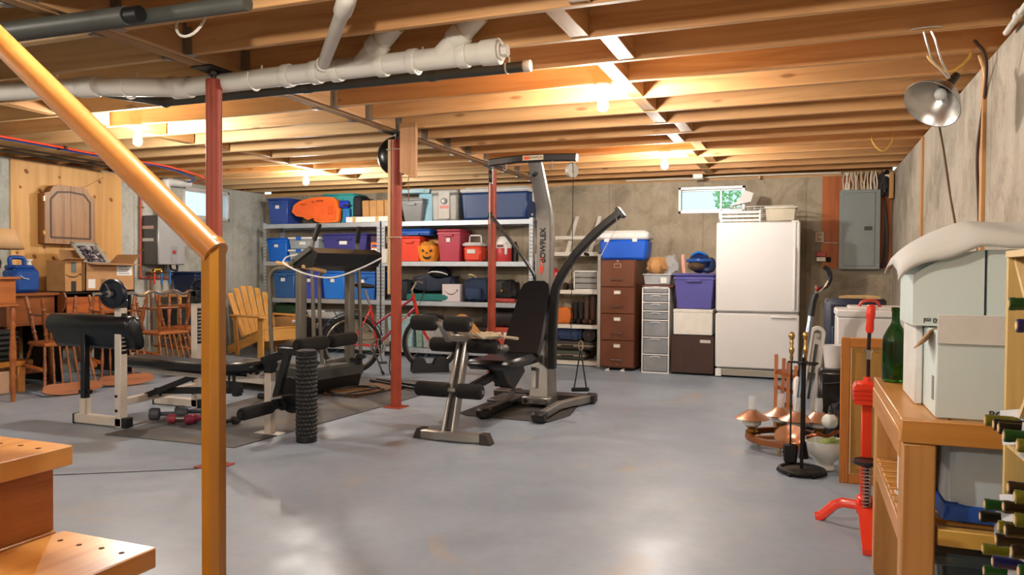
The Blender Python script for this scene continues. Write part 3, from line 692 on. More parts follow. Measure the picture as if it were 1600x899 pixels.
# floor level shelf
t = thing('black_crate', 'black crate under a white lidded tray on the bottom shelf', 'crate', (-6.72, 9.38, .13)); part('body', MB().box(-.28, .28, 0, .38, 0, .36, .015), plain('#15161a', .5), t)
for x in (-.2, 0, .2): part('latch', MB().box(x - .02, x + .02, -.015, .01, .22, .30, .003), STEEL, t)
t = thing('white_tray', 'white plastic tray with a rim on top of the black crate', 'tray', (-6.63, 9.38, .495)); part('body', MB().box(-.28, .28, 0, .36, 0, .11, .012, None, (.9, .9)), plain('#c9ccca', .45), t); part('rim', MB().box(-.30, .30, -.012, .37, .10, .125, .005), plain('#d4d6d4', .45), t)
o = part('white_roll', MB().cyl((-7.12, 9.33, .44), (-6.90, 9.33, .44), .028, n=14), PAPER); o.parent = None; tag(o, 'short white paper roll end sticking out above the wooden chair', 'roll'); 
part('core', MB().cyl((-6.92, 9.33, .44), (-6.895, 9.33, .44), .012, n=10), KRAFT, o)
o = part('green_bag', pillow(MB(), -7.55, -7.12, 9.40, 9.75, .50, .70, 31, .08), plain('#1d3a22', .8)); tag(o, 'dark green bag on the bottom shelf behind the wooden chair', 'bag')
o = part('cardboard_box', MB().box(-7.58, -7.10, 9.42, 9.76, .132, .51, .004), KRAFT); tag(o, 'cardboard box on the bottom shelf behind the wooden chair', 'box')
o = tote(-5.56, -5.12, .36, .13, .60, '#8fb0b8', 'pale grey blue tote on the bottom shelf behind the bicycle frame', lidc='#7f9c8c')
o = tote(-5.10, -4.98, .36, .13, .60, '#7d9c90', 'narrow pale green tote on the bottom shelf', sticker=False)
o = part('grey_bin', MB().box(-4.98, -4.66, 9.38, 9.66, .132, .47, .012, None, (.9, .9)), plain('#9f9d9a', .55)); tag(o, 'light grey open bin behind the bicycle front fork', 'bin'); part('rim', MB().box(-4.99, -4.65, 9.37, 9.67, .45, .475, .004), plain('#aaa8a5', .5), o)
o = part('wooden_board', MB().prism([(-.30, 0), (.30, 0), (.30, .20), (.02, .48), (-.06, .50), (-.30, .36)], (0, 0, 0), (1, 0, 0), (0, 0, 1), -.025), wood('#c98f4f', '#a96d30', 'x', .5, .2)); o.location = (-4.36, 9.42, .132); o.rotation_euler = (R(-6), 0, 0); tag(o, 'pale wooden board leaning on the bottom shelf behind the leg rollers', 'board')
o = part('black_case', pillow(MB(), -4.1, -3.45, 9.44, 9.74, .46, .68, 32, .03, .25), plain('#1b1614', .6)); tag(o, 'black case on the bottom shelf above the orange crate', 'case')
t = thing('orange_crate', 'orange red printed crate on the bottom shelf behind the far column', 'crate', (-3.75, 9.38, .135)); part('body', MB().box(-.25, .25, 0, .3, 0, .32, .01), plain('#b94a33', .6), t)
for k in range(4): part('print', MB().box(-.2 + .1 * k, -.135 + .1 * k, -.002, .004, .17, .26), PAPER, t)
o = part('dark_box', MB().box(-4.30, -4.03, 9.5, 9.75, .133, .44, .006), plain('#2d2622', .7)); tag(o, 'dark box behind the wooden board on the bottom shelf', 'box')

# white wooden shelf
WW = wood('#d8d3c8', '#c4bdae', 'x', .6, .1); WZ = wood('#d8d3c8', '#c4bdae', 'z', .6, .1)
t = thing('white_shelf', 'white painted wooden shelf against the back wall beside the file cabinet', 'shelf')
for z in (1.465, .975, .53, .06): part('shelf_board', MB().box(-3.26, -2.46, 9.36, 9.72, z - .05, z, .003), WW, t)
for x in (-3.30, -2.46): 
    for y in (9.36, 9.68): part('post', MB().box(x, x + .04, y, y + .04, 0, 1.44, .002), WZ, t)
t = thing('white_rack', 'white slatted rack leaning on the wall above the white shelf', 'rack')
part('rail', MB().beam((-3.1, 9.60, 1.66), (-2.50, 9.60, 1.66), .02, .045), WW, t)
for x0, x1 in ((-2.93, -2.86), (-2.62, -2.55)): part('slat', MB().beam((x0, 9.58, 1.466), (x1, 9.80, 1.95), .05, .02, (0, 1, 0)), WZ, t)
t = thing('drawer_box', 'small clear plastic drawer box on the white shelf', 'drawer unit', (-2.63, 9.40, .976))
part('frame', MB().box(-.16, .16, .01, .26, 0, .012).box(-.16, .16, .01, .26, .235, .25).box(-.16, -.148, .01, .26, 0, .25).box(.148, .16, .01, .26, 0, .25), WHITEP, t)
for k in range(3): part('drawer', MB().box(-.143, .143, 0, .25, .018 + .073 * k, .083 + .073 * k, .006), clearplastic('#a9a8a4', .75), t)
for k, x in enumerate((-2.93, -2.84)):
    s = thing('shoe', ('left', 'right')[k] + ' one of the pair of dark shoes beside the clear drawer box', 'shoe', (x, 9.42, .976)); part('upper', MB().ball((0, .1, .045), (.038, .12, .05), 14, 8), plain('#3a2a22', .5), s); part('opening', MB().lathe([(.03, 0), (.034, .03), (.03, .032)], (0, .16, .07)), plain('#cfc6ba', .7), s)
t = thing('glass_jar', 'white jar with a round red lid on the white shelf', 'jar', (-3.06, 9.46, .976)); part('jar', MB().lathe([(.06, 0), (.065, .02), (.065, .13), (.055, .15)], n=20), PAPER, t); part('lid', MB().lathe([(.068, .15), (.07, .18), (.065, .22), (.045, .26), (.015, .275)], n=20), plain('#b31f24', .3), t)
o = part('orange_bag', pillow(MB(), -3.02, -2.83, 9.40, 9.6, .60, .81, 41, .06), plain('#c96a24', .7)); tag(o, 'orange fabric bag beside the boots on the white shelf', 'bag'); o.location.z = -.068
def boot(x, h, c, label, y=9.47):
    t = thing('boot', label, 'boot', (x, y, .532)); M = plain(c, .45, 0, .2, 12)
    part('shaft', MB().lathe([(.036, .03), (.04, .07), (.036, .12), (.046, h * .7), (.05, h), (.042, h), (.04, h * .8)], (0, .04, 0), n=16), M, t); part('foot', MB().ball((0, -.02, .035), (.04, .10, .04), 14, 8), M, t); part('sole', MB().box(-.036, .036, -.11, .08, 0, .014, .006), BLACKP, t)
for x, h, c, l in ((-2.79, .27, '#16110f', 'black ankle boot nearest the orange bag'), (-2.715, .285, '#18120f', 'black ankle boot second from the orange bag'), (-2.635, .36, '#4a3128', 'brown tall boot third from the orange bag'), (-2.555, .37, '#4d342a', 'brown tall boot at the right end of the row')): boot(x, h, c, l)
o = part('blue_bedding', pillow(MB(), -3.04, -2.68, 9.40, 9.7, .32, .475, 42, .08), plain('#1f3355', .8)); tag(o, 'folded blue bedding on top of the suitcases in the white shelf', 'bedding')
o = part('dark_roll', MB().cyl((-2.58, 9.40, .40), (-2.58, 9.7, .40), .085, n=20), plain('#241d1b', .8)); o.parent = None; tag(o, 'dark rolled mat beside the blue bedding', 'mat')
part('core', MB().cyl((-2.58, 9.396, .40), (-2.58, 9.402, .40), .02, n=10), plain('#3a302c', .8), o)
for k, (z0, z1, c, x1, l) in enumerate(((.062, .19, '#3a4035', -2.63, 'green suitcase lying at the bottom of the white shelf'), (.195, .315, '#3a312c', -2.52, 'brown suitcase lying on the green one in the white shelf'))):
    s = thing('suitcase', l, 'suitcase', (0, 0, 0)); part('shell', MB().box(-3.15, x1, 9.40, 9.70, z0, z1, .03), plain(c, .6), s); part('band', MB().box(-3.152, x1 + .002, 9.396, 9.70, (z0 + z1) / 2 - .012, (z0 + z1) / 2 + .012, .004), plain('#8a7a60', .5), s); part('handle', MB().tube([(-2.95, 9.40, (z0 + z1) / 2), (-2.94, 9.37, (z0 + z1) / 2), (-2.80, 9.37, (z0 + z1) / 2), (-2.79, 9.40, (z0 + z1) / 2)], .008, 6), BLACKP, s)

# file cabinet and blue cooler
t = thing('file_cabinet', 'brown four drawer metal file cabinet', 'file cabinet', (-2.14, 9.10, 0)); BR = plain('#683a22', .4, .1, .08, 4)
part('body', MB().box(-.215, .215, .012, .66, .03, 1.36, .006), BR, t)
for k in range(4):
    z = .045 + .328 * k; d = part('drawer', MB().box(-.208, .208, -.008, .02, z, z + .322, .006), BR, t)
    part('card_holder', MB().box(-.045, .045, -.014, -.006, z + .235, z + .285, .003), plain('#b9a58c', .3, .5), d); part('card', MB().box(-.035, .035, -.016, -.012, z + .243, z + .277), PAPER if k != 3 else BR, d)
    part('pull', MB().tube([(-.075, -.006, z + .095), (-.07, -.028, z + .093), (.07, -.028, z + .093), (.075, -.006, z + .095)], .007, 6), CHROME, d); part('lock', MB().cyl((0, -.006, z + .03), (0, -.013, z + .03), .009, n=10), BRASS, d)
part('top_latch', MB().cyl((.0, .0, 1.345), (.0, -.012, 1.345), .014, n=10, caps=True), STEEL, t)
for x in (-.1, .09): part('foot', MB().tube([(x, .0, .02), (x - .03, -.06, .008), (x + .02, -.06, .008)], .008, 6), WHITEP, t)
t = cooler('chest_cooler', (-2.09, 9.14, 1.36), .60, .36, .36, '#1558c8', 'bright blue chest cooler with a white lid on the file cabinet', .11)
for x in (-.2, .15): part('latch', MB().box(x - .03, x + .03, -.02, .0, .22, .262, .003), WHITEP, t)
# plastic drawer tower
t = thing('drawer_tower', 'tall white framed tower of clear plastic drawers', 'drawer unit', (-1.665, 9.06, 0)); hs = [.22, .21, .21, .105, .10, .10, .10]
z = .0
part('frame', MB().box(-.165, -.15, 0, .38, 0, 1.03, .003).box(.15, .165, 0, .38, 0, 1.03, .003).box(-.165, .165, 0, .38, 1.015, 1.03, .003).box(-.165, .165, .37, .38, 0, 1.03), WHITEP, t)
z = .012
for h in hs:
    s = (1.012) / 1.045; part('divider', MB().box(-.15, .15, 0, .36, z - .012, z, .001), WHITEP, t)
    d = part('drawer', MB().box(-.146, .146, .004, .36, z + .006, z + h * .925 - .006, .008), clearplastic('#9a9ea2', .8, .35), t); part('pull', MB().tube(arc((0, -.002, z + h * .925 - .03), .06, 15, 165, 8, (1, 0, 0), (0, 0, .25)), .007, 6), plain('#c4c6c8', .4), d); z += h * .925 + .012
o = part('wooden_tray', MB().box(-1.83, -1.46, 9.07, 9.44, 1.031, 1.058, .004), plain('#5e2a18', .4)); tag(o, 'thin reddish brown tray on the clear drawer tower', 'tray')
t = thing('clear_box', 'clear plastic box with a white price label on the drawer tower', 'storage bin', (-1.655, 9.08, 1.059)); part('body', MB().box(-.16, .16, 0, .3, 0, .12, .01, None, (.94, .94)), clearplastic('#c9cdd0', .6), t); part('rim', MB().box(-.172, .172, -.01, .31, .118, .132, .004), clearplastic('#dfe3e6', .8), t); part('label', MB().box(.045, .115, -.004, .004, .02, .09), PAPER, t)
o = part('paper_bag', crumple(MB(), (-1.68, 9.22, 1.285), (.13, .12, .105), 51), KRAFT); tag(o, 'crumpled brown paper bag in the clear box', 'paper bag')
o = part('plastic_bag', crumple(MB(), (-1.54, 9.30, 1.28), (.10, .10, .13), 52, am=.22), clearplastic('#d9dde2', .45, .15)); tag(o, 'crumpled clear plastic bag beside the brown paper bag', 'plastic bag')
# mini fridge stack
t = thing('mini_fridge', 'small fridge with a brown woodgrain door', 'fridge', (-1.23, 9.06, 0)); part('body', MB().box(-.25, .25, .05, .52, .02, .475, .006), plain('#1b1513', .5), t); part('door', MB().box(-.25, .25, 0, .046, .02, .47, .008), wood('#3d2218', '#2c170f', 'z', .4, 0, 2), t); part('badge', MB().box(.09, .21, -.004, .002, .385, .42), plain('#c9c6c0', .4), t); part('handle', MB().box(-.262, -.248, -.004, .03, .27, .43, .003), plain('#4a352a', .5), t)
for x in (-.2, .2): part('foot', MB().cyl((x, .1, 0), (x, .1, .022), .02, n=10), BLACKP, t)
o = part('foam_box', MB().box(-1.45, -1.0, 9.05, 9.45, .476, .775, .008), plain('#dcd8cf', .8)); tag(o, 'white foam box between the mini fridge and the purple tote', 'box'); part('lid', MB().box(-1.455, -.995, 9.045, 9.455, .735, .777, .008), plain('#d6d2c9', .8), o)
tote(-1.46, -.98, .40, .778, 1.20, '#504d96', 'purple blue tote with a helmet on its lid', y=9.07, sticker=False)
t = thing('ski_boot', 'blue and black ski helmet with goggles and tinted visor on the purple tote', 'helmet', (-1.18, 9.26, 1.202)); t.name = 'ski_helmet'
part('shell', MB().ball((.0, 0, .13), (.13, .15, .13), 20, 12), plain('#152a5c', .2, 0, .4, 14), t); part('visor', MB().ball((-.02, -.04, .09), (.115, .13, .07), 18, 8), plain('#6a5640', .12, .4), t); part('band', MB().tube(arc((0, -.01, .15), .15, 200, 340, 12, (.95, 0, 0), (0, 1, 0)), .02, 8), plain('#1d4f9e', .3), t)
part('strap', MB().ball((.14, .0, .10), (.05, .07, .09), 12, 8).ball((.10, -.06, .04), (.07, .06, .04), 12, 8), plain('#1b2b50', .5), t); part('vent', MB().tube(bez([(-.08, -.06, .22), (0, -.1, .25), (.08, -.06, .22)], 4), .014, 6), plain('#2a74c9', .3), t)
o = part('pink_cloth', MB().tube(bez([(-1.35, 9.2, 1.203), (-1.36, 9.2, 1.30), (-1.37, 9.2, 1.40), (-1.36, 9.22, 1.41)], 4), [.025] * 6 + [.02] * 6 + [.01], 8), plain('#d8a08c', .7)); tag(o, 'pale pink cloth sticking up beside the ski helmet', 'cloth')
# fridge
t = thing('refrigerator', 'tall white bottom freezer refrigerator', 'fridge', (-.51, 9.03, 0)); FW = plain('#dcdad8', .35, 0, .03, 3)
part('body', MB().box(-.44, .44, .06, .74, .04, 1.775, .008), plain('#d2d0ce', .4, 0, .03), t)
ud = part('upper_door', MB().box(-.455, .455, 0, .056, .765, 1.79, .014), FW, t); ld = part('lower_door', MB().box(-.455, .455, 0, .056, .115, .742, .014), FW, t)
part('handle', MB().box(.385, .412, -.03, -.004, .80, 1.50, .008).box(.385, .412, -.012, .004, 1.48, 1.78, .006), WHITEP, ud); part('handle', MB().box(.15, .41, -.028, .0, .70, .722, .006), WHITEP, ld)
part('grille', MB().box(-.40, .44, .02, .05, .02, .10, .003), plain('#9c9688', .5), t)
for k in range(5): part('grille_slat', MB().box(-.39, .43, .012, .022, .028 + .015 * k, .036 + .015 * k), plain('#b9b3a6', .5), t)
part('hinge', MB().box(-.45, -.38, -.005, .05, .01, .10, .006), WHITEP, t); part('hinge', MB().box(.36, .44, .005, .09, 1.778, 1.80, .004), WHITEP, t)
for x in (-.4, .4): part('foot', MB().cyl((x, .12, 0), (x, .12, .042), .025, n=10), BLACKP, t)
# things on the fridge
def wire_basket(name, x0, x1, y0, y1, z0, z1, label, n=10, m=4):
    t = thing(name, label, 'basket', ((x0 + x1) / 2, (y0 + y1) / 2, z0)); W_ = plain('#d9d6d0', .4); w, d, h = (x1 - x0) / 2, (y1 - y0) / 2, z1 - z0
    part('rim', MB().tube([(-w, -d, h), (w, -d, h), (w, d, h), (-w, d, h)], .005, 6, closed=True).tube([(-w, -d, .005), (w, -d, .005), (w, d, .005), (-w, d, .005)], .004, 6, closed=True), W_, t)
    for i in range(n + 1):
        x = -w + 2 * w * i / n; part('wire', MB().tube([(x, -d, h), (x, -d, .005), (x, d, .005), (x, d, h)], .003, 5), W_, t)
    for j in range(1, m): part('wire', MB().tube([(-w, -d, h * j / m), (w, -d, h * j / m), (w, d, h * j / m), (-w, d, h * j / m)], .003, 5, closed=True), W_, t)
wire_basket('wire_basket', -.86, -.13, 9.31, 9.62, 1.793, 1.99, 'long white wire freezer basket on the fridge')
t = thing('plastic_bin', 'milky plastic bin at the right on top of the fridge', 'bin', (-.27, 9.17, 1.795)); part('body', MB().box(-.16, .17, -.12, .10, 0, .15, .015, None, (.92, .92)), clearplastic('#d8cdb4', .85, .4), t); part('rim', MB().box(-.17, .18, -.13, .11, .145, .165, .005), plain('#d9d2c0', .4), t)
t = thing('white_crate', 'white slatted tray in front of the wire basket on the fridge', 'tray', (-.68, 9.09, 1.793)); 
for z in (.0, .045, .09): part('rail', MB().box(-.25, .2, -.02, .02, z + .008, z + .035, .004), WHITEP, t)
for x in (-.24, .19): part('post', MB().box(x - .012, x + .012, -.016, .016, 0, .14, .003), WHITEP, t)
o = part('plastic_scoop', MB().prism([(-.10, 0), (.12, .05), (.15, .16), (.05, .20), (-.03, .06)], (0, 0, 0), (1, 0, 0), (.0, .3, .95), .03), WHITEP); o.location = (-.73, 9.36, 1.995); o.rotation_euler = (0, 0, .1); tag(o, 'angled white plastic panel resting on the wire basket', 'panel')
o = part('white_bracket', MB().box(0, .14, 0, .03, 0, .06, .008).box(0, .03, 0, .03, 0, .13, .008), WHITEP); o.location = (-.955, 9.16, 1.793); tag(o, 'small white bracket at the left edge of the fridge top', 'bracket')

# electrical panel
ply = part('plywood_board', MB().box(.18, .93, YB - .026, YB - .001, 1.27, CZ - .05, .002), wood('#b5622a', '#8f4416', 'z', .6, .6, .6)); tag(ply, 'reddish plywood board behind the grey breaker panel', 'board')
t = thing('breaker_panel', 'grey steel breaker panel on the reddish board', 'electrical panel', (.585, 9.825, 1.265)); GP_ = plain('#868c8b', .45, .2, .05)
part('box', MB().box(-.21, .21, -.09, 0, 0, .92, .003), GP_, t); part('cover', MB().box(-.22, .22, -.10, -.088, -.005, .925, .004), GP_, t); dd = part('door', MB().box(-.175, .165, -.108, -.098, .035, .89, .004), GP_, t); part('latch', MB().box(.05, .135, -.113, -.106, .45, .495, .002), plain('#3c3e40', .4), dd)
for x in (-.2, .2):
    for z in (.05, .46, .87): part('screw', MB().cyl((x, -.099, z), (x, -.104, z), .007, n=8), STEEL, t)
for k in range(24):
    x = -.185 + .0158 * k + random.uniform(-.006, .006); part('cable', MB().tube(bez([(x, -.05, .92), (x + random.uniform(-.015, .015), -.06, .99), (x + random.uniform(-.02, .02), -.05, 1.06), (x + random.uniform(-.02, .02), -.03, 1.14)], 4), .008, 6), plain(random.choice(['#d8cdb8', '#cbb593', '#e0d8c8', '#a08060']), .5), t)
for k in range(4): part('cable', MB().tube(bez([(.20, -.04, .95 + .02 * k), (.26, -.05, .80), (.27 + .012 * k, -.03, .4), (.25 + .012 * k, -.02, .05), (.22, -.02, .03)], 5), .008, 6), plain('#2a1a12', .6), t)
part('cable_bundle', crumple(MB(), (.265, -.06, .98), (.06, .05, .14), 61, am=.3), plain('#1d1512', .7), t)
o = part('junction_box', MB().box(.83, .90, 9.74, 9.82, 2.26, 2.36, .004), PAPER); tag(o, 'small white junction box at the top of the back right corner', 'electrical box'); 
part('side_board', MB().box(.89, .935, 9.70, 9.82, 2.08, 2.38, .002), wood('#c9965c', '#b07a40', 'z', .6, .2), o)
t = thing('wall_outlet', 'beige wall outlet between fridge and breaker panel', 'outlet', (.157, YB - .03, 1.645)); part('box', MB().box(-.05, .05, -.03, .03, -.065, .065, .003), plain('#b9a184', .5), t)
for z in (-.03, .03): part('socket', MB().box(-.018, .018, -.034, -.029, z - .017, z + .017, .003), plain('#8f7a60', .5), t)
o = part('wall_wire', MB().tube([(.2, 9.82, 1.58), (.30, 9.80, 1.575), (.36, 9.80, 1.572)], .004, 5), PAPER); tag(o, 'thin white wire running to the breaker panel', 'wire')
t = thing('wall_hook', 'red and chrome tool hook on the wall above the vacuum handle', 'hook', (.17, YB - .02, 1.41)); part('plate', MB().box(-.05, .06, -.03, .02, .0, .06, .006), plain('#b5341f', .4), t); part('hook', MB().box(-.05, .06, -.05, .0, -.06, -.002, .006), CHROME, t); part('plug', MB().cyl((.09, -.02, -.01), (.09, .0, -.06), .025, n=10), BLACKP, t)

# adirondack chair
t = thing('adirondack_chair', 'pale pine adirondack chair in front of the blue bins', 'chair', (-7.12, 8.72, 0), R(72)); PINE = wood('#d8a256', '#c48a3e', 'z', .45, .35); PX_ = wood('#d8a256', '#c48a3e', 'x', .45, .35)
# local: faces -y ; back at +y
for k in range(6):
    a = (k - 2.5); x0 = a * .085; x1 = a * .112; h = .98 - .016 * a * a
    part('back_slat', MB().beam((x0, .20, .26), (x1, .20 + (h - .26) * .42, h), .088, .02, (0, -1, .4), .006), PINE, t)
for k in range(5): part('seat_slat', MB().beam((-.28, -.34 + .115 * k, .40 - .032 * k), (.28, -.34 + .115 * k, .40 - .032 * k), .10, .02, (0, .27, 1), .003), PX_, t)
part('front_rail', MB().box(-.28, .28, -.42, -.40, .24, .40, .003), PX_, t)
for s in (-1, 1):
    part('front_leg', MB().box(s * .30 - .012, s * .30 + .012, -.42, -.29, 0, .555, .004), PINE, t); part('arm', MB().prism([(-.46, -.06), (-.46, .06), (-.40, .085), (.0, .06), (.35, .04), (.35, -.04), (.0, -.06), (-.40, -.075)], (s * .32, 0, .557), (0, 1, 0), (1, 0, 0), -.022), wood('#d8a256', '#c48a3e', 'y', .45, .35), t)
    part('side_rail', MB().beam((s * .275, -.40, .34), (s * .275, .50, .06), .022, .12), wood('#d8a256', '#c48a3e', 'y', .45, .35), t); part('rear_leg', MB().beam((s * .30, .22, .0), (s * .30, .30, .55), .022, .08, (0, 1, 0)), PINE, t)
part('back_rail', MB().box(-.33, .33, .30, .33, .50, .56, .003), PX_, t)

o = part('ceiling_wire', MB().tube(bez([(-2.2, 9.78, 2.405), (-1.9, 9.76, 2.40), (-1.55, 9.77, 2.405), (-1.3, 9.75, 2.395), (-1.05, 9.76, 2.408), (-.3, 9.78, 2.41), (.38, 9.80, 2.405)], 5), .012, 6), plain('#d6cdbd', .6)); tag(o, 'white electrical wire run along the top of the back wall', 'wire')
part('clip', MB().box(-.55, -.53, 9.76, 9.80, 2.36, 2.418, .002), plain('#d9b070', .5), o)
o = part('octagon_box', MB().box(-1.30, -1.18, 9.45, 9.535, 2.36, 2.419, .006), plain('#c9c6bf', .5, .2)); tag(o, 'small grey junction box under the last joist above the window', 'electrical box'); part('cover', MB().box(-1.305, -1.175, 9.445, 9.54, 2.352, 2.359, .002), plain('#bdbab2', .4, .3), o)
# ================================================================ exercise equipment
MATM = plain('#4f5054', .9, 0, .18, 3, .3)
def m_mat():
    m, t, b = nt('rubber_mat'); v = coords(t, (1, 1, 1), False)
    n = noise(t, 1.6, 4, .6, v, .6); r = ramp(t, n.outputs[0], [(.3, col('#47484b')), (.52, col('#5c5d60')), (.66, col('#6b665d')), (.8, col('#6f624c'))])
    g = noise(t, 90, 2, .6, v); rg = ramp(t, g.outputs[0], [(.3, (.8, .8, .8, 1)), (.7, (1, 1, 1, 1))])
    t.links.new(mixc(t, r.outputs[0], rg.outputs[0], .7, 'MULTIPLY'), b.inputs['Base Color']); b.inputs['Roughness'].default_value = .75
    bump(t, b, g.outputs[0], .3, .003); return m
MATM = m_mat()
o = part('floor_mat', MB().prism([(-4.72, 4.03), (-3.58, 4.06), (-3.475, 5.80), (-3.42, 7.35), (-5.05, 7.35), (-4.80, 5.5)], (0, 0, .001), (1, 0, 0), (0, 1, 0), .006), MATM); tag(o, 'large dark grey rubber mat under the weight bench and treadmill', 'mat')
o = part('floor_mat', MB().prism([(-2.72, 5.80), (-2.62, 5.72), (-1.90, 5.70), (-1.82, 6.05), (-1.9, 6.62), (-2.70, 6.55)], (0, 0, .001), (1, 0, 0), (0, 1, 0), .006), plain('#3a3836', .85)); tag(o, 'small dark mat under the feet of the grey home gym', 'mat')

# ---- weight bench
WHM = plain('#d5ccc0', .4, .1, .06); VINYL = plain('#0d1016', .32, 0, .25, 6); BOLT = plain('#1d1d1f', .4, .5)
t = thing('weight_bench', 'white framed weight bench with black padding and barbell uprights', 'weight bench', (0, 0, 0))
U1, U2 = (-4.845, 4.28), (-4.945, 5.15)
for k, (x, y) in enumerate((U1, U2)):
    u = part('upright', MB().box(x - .033, x + .033, y - .033, y + .033, .0, .92, .006), WHM, t)
    part('foot_tube', MB().box(x - .46, x + .08, y - .033, y + .033, .006, .075, .006), WHM, t)
    part('end_cap', MB().box(x + .035, x + .085, y - .035, y + .035, .004, .077, .004), BLACKP, t); part('end_cap', MB().box(x - .475, x - .455, y - .035, y + .035, .0, .077, .004), BLACKP, t)
    part('bar_catch', MB().box(x - .04, x + .04, y - .04, y + .04, .91, .975, .008).box(x - .04, x - .015, y - .035, y + .035, .97, 1.06, .006).box(x + .02, x + .04, y - .035, y + .035, .97, 1.02, .006), plain('#15181f', .35), t)
    mb = MB().box(x + .030, x + .036, y - .024, y + .024, .56, .87, .001)
    part('rack_strip', mb, BLACKP, u); tm = MB()
    for q in range(9): tm.box(x + .034, x + .042, y - .022, y + .014, .585 + .031 * q, .597 + .031 * q)
    o = part('rack_tooth', tm, plain('#b5aea4', .5), u); o['kind'] = 'stuff'
    for z in (.13, .24): part('bolt', MB().cyl((x - .01, y - .033, z), (x - .01, y - .04, z), .011, n=10), BOLT, t)
a, b = V((U1[0], U1[1], .19)), V((U2[0], U2[1], .19))
part('cross_bar', MB().beam(a, b, .05, .055, b=.004), WHM, t)
for f in (.45, .58, .80): part('bolt', MB().cyl(a.lerp(b, f) + V((.025, 0, 0)), a.lerp(b, f) + V((.034, 0, 0)), .012, n=10), BOLT, t)
part('brace', MB().beam((-4.88, 4.55, .20), (-4.42, 4.68, .39), .045, .045, b=.004), plain('#15181c', .4), t)
part('pad_rail', MB().beam((-5.15, 4.69, .385), (-3.70, 4.535, .385), .05, .045, b=.004), WHM, t)
def axis_m(p0, p1):
    p0, p1 = V(p0), V(p1); d = (p1 - p0).normalized(); y = V((0, 0, 1)).cross(d).normalized(); z = d.cross(y); m = MX.Identity(4)
    for i in range(3): m[i][0], m[i][1], m[i][2], m[i][3] = d[i], y[i], z[i], p0[i]
    return m, (p1 - p0).length
m, L = axis_m((-5.22, 4.70, .455), (-4.20, 4.59, .455)); part('back_pad', MB().box(0, L, -.13, .13, -.042, .038, .022, m), VINYL, t)
m, L = axis_m((-4.17, 4.585, .455), (-3.70, 4.535, .50)); part('seat_pad', MB().box(0, L, -.14, .14, -.042, .038, .022, m), VINYL, t)
part('chrome_tube', MB().cyl((-4.2, 4.59, .36), (-3.69, 4.535, .425), .022, n=12), CHROME, t)
part('lower_frame', MB().beam((-4.90, 4.67, .22), (-3.95, 4.56, .30), .05, .05, b=.004), plain('#15181c', .4), t)
part('adjuster', MB().beam((-4.05, 4.57, .27), (-4.05, 4.57, .44), .05, .05, b=.004).box(-4.02, -3.97, 4.54, 4.60, .25, .42, .004), plain('#15181c', .4), t)
fp = part('front_post', MB().box(-3.69, -3.63, 4.50, 4.56, .006, .50, .005), WHM, t); part('foot_plate', MB().box(-3.77, -3.55, 4.48, 4.58, .0, .008, .002), WHM, t)
part('post_sleeve', MB().box(-3.694, -3.626, 4.496, 4.564, .45, .55, .004), plain('#15181c', .4), t)
part('gusset', MB().prism([(-3.86, .47), (-3.69, .47), (-3.69, .36), (-3.73, .37), (-3.77, .41), (-3.86, .41)], (0, 4.52, 0), (1, 0, 0), (0, 0, 1), -.02), WHM, t)
for x in (-3.82, -3.76): part('bolt', MB().cyl((x, 4.505, .445), (x, 4.535, .445), .014, n=10), BOLT, t)
part('adjust_knob', MB().cyl((-3.70, 4.53, .27), (-3.76, 4.535, .27), .022, n=8), BLACKP, t)
# leg developer
DK = plain('#121315', .42, .1)
part('pivot_arm', MB().beam((-3.72, 4.53, .53), (-3.50, 4.50, .60), .05, .06, b=.004).beam((-3.55, 4.50, .62), (-3.34, 4.48, .62), .05, .05, b=.004).beam((-3.46, 4.49, .63), (-3.58, 4.47, .20), .045, .05, (1, 0, 0), .004), DK, t)
part('weight_disc', MB().lathe([(.03, -.02), (.13, -.02), (.135, -.01), (.135, .01), (.13, .02), (.03, .02)], (-3.50, 4.58, .29), (.25, 1, 0), 30), plain('#1b1c1e', .4, .4), t)
part('disc_peg', MB().cyl((-3.54, 4.40, .29), (-3.46, 4.72, .29), .014, n=10), CHROME, t)
def foam(par, p0, p1, r, name='foam_roller'):
    p0, p1 = V(p0), V(p1); d = (p1 - p0); L_ = d.length; return part(name, MB().lathe([(.012, 0), (r * .82, .002), (r * .97, .012), (r, .03), (r, L_ - .03), (r * .97, L_ - .012), (r * .82, L_ - .002), (.012, L_)], p0, d, 20), FOAM, par)
foam(t, (-3.365, 4.46, .665), (-3.365, 4.80, .665), .052); foam(t, (-3.365, 4.86, .665), (-3.365, 5.18, .665), .052)
foam(t, (-3.58, 4.13, .215), (-3.58, 4.45, .215), .045); foam(t, (-3.58, 4.55, .215), (-3.58, 4.86, .215), .045)
part('roller_bar', MB().cyl((-3.365, 4.45, .665), (-3.365, 5.19, .665), .016, n=10).cyl((-3.58, 4.12, .215), (-3.58, 4.87, .215), .016, n=10), DK, t)
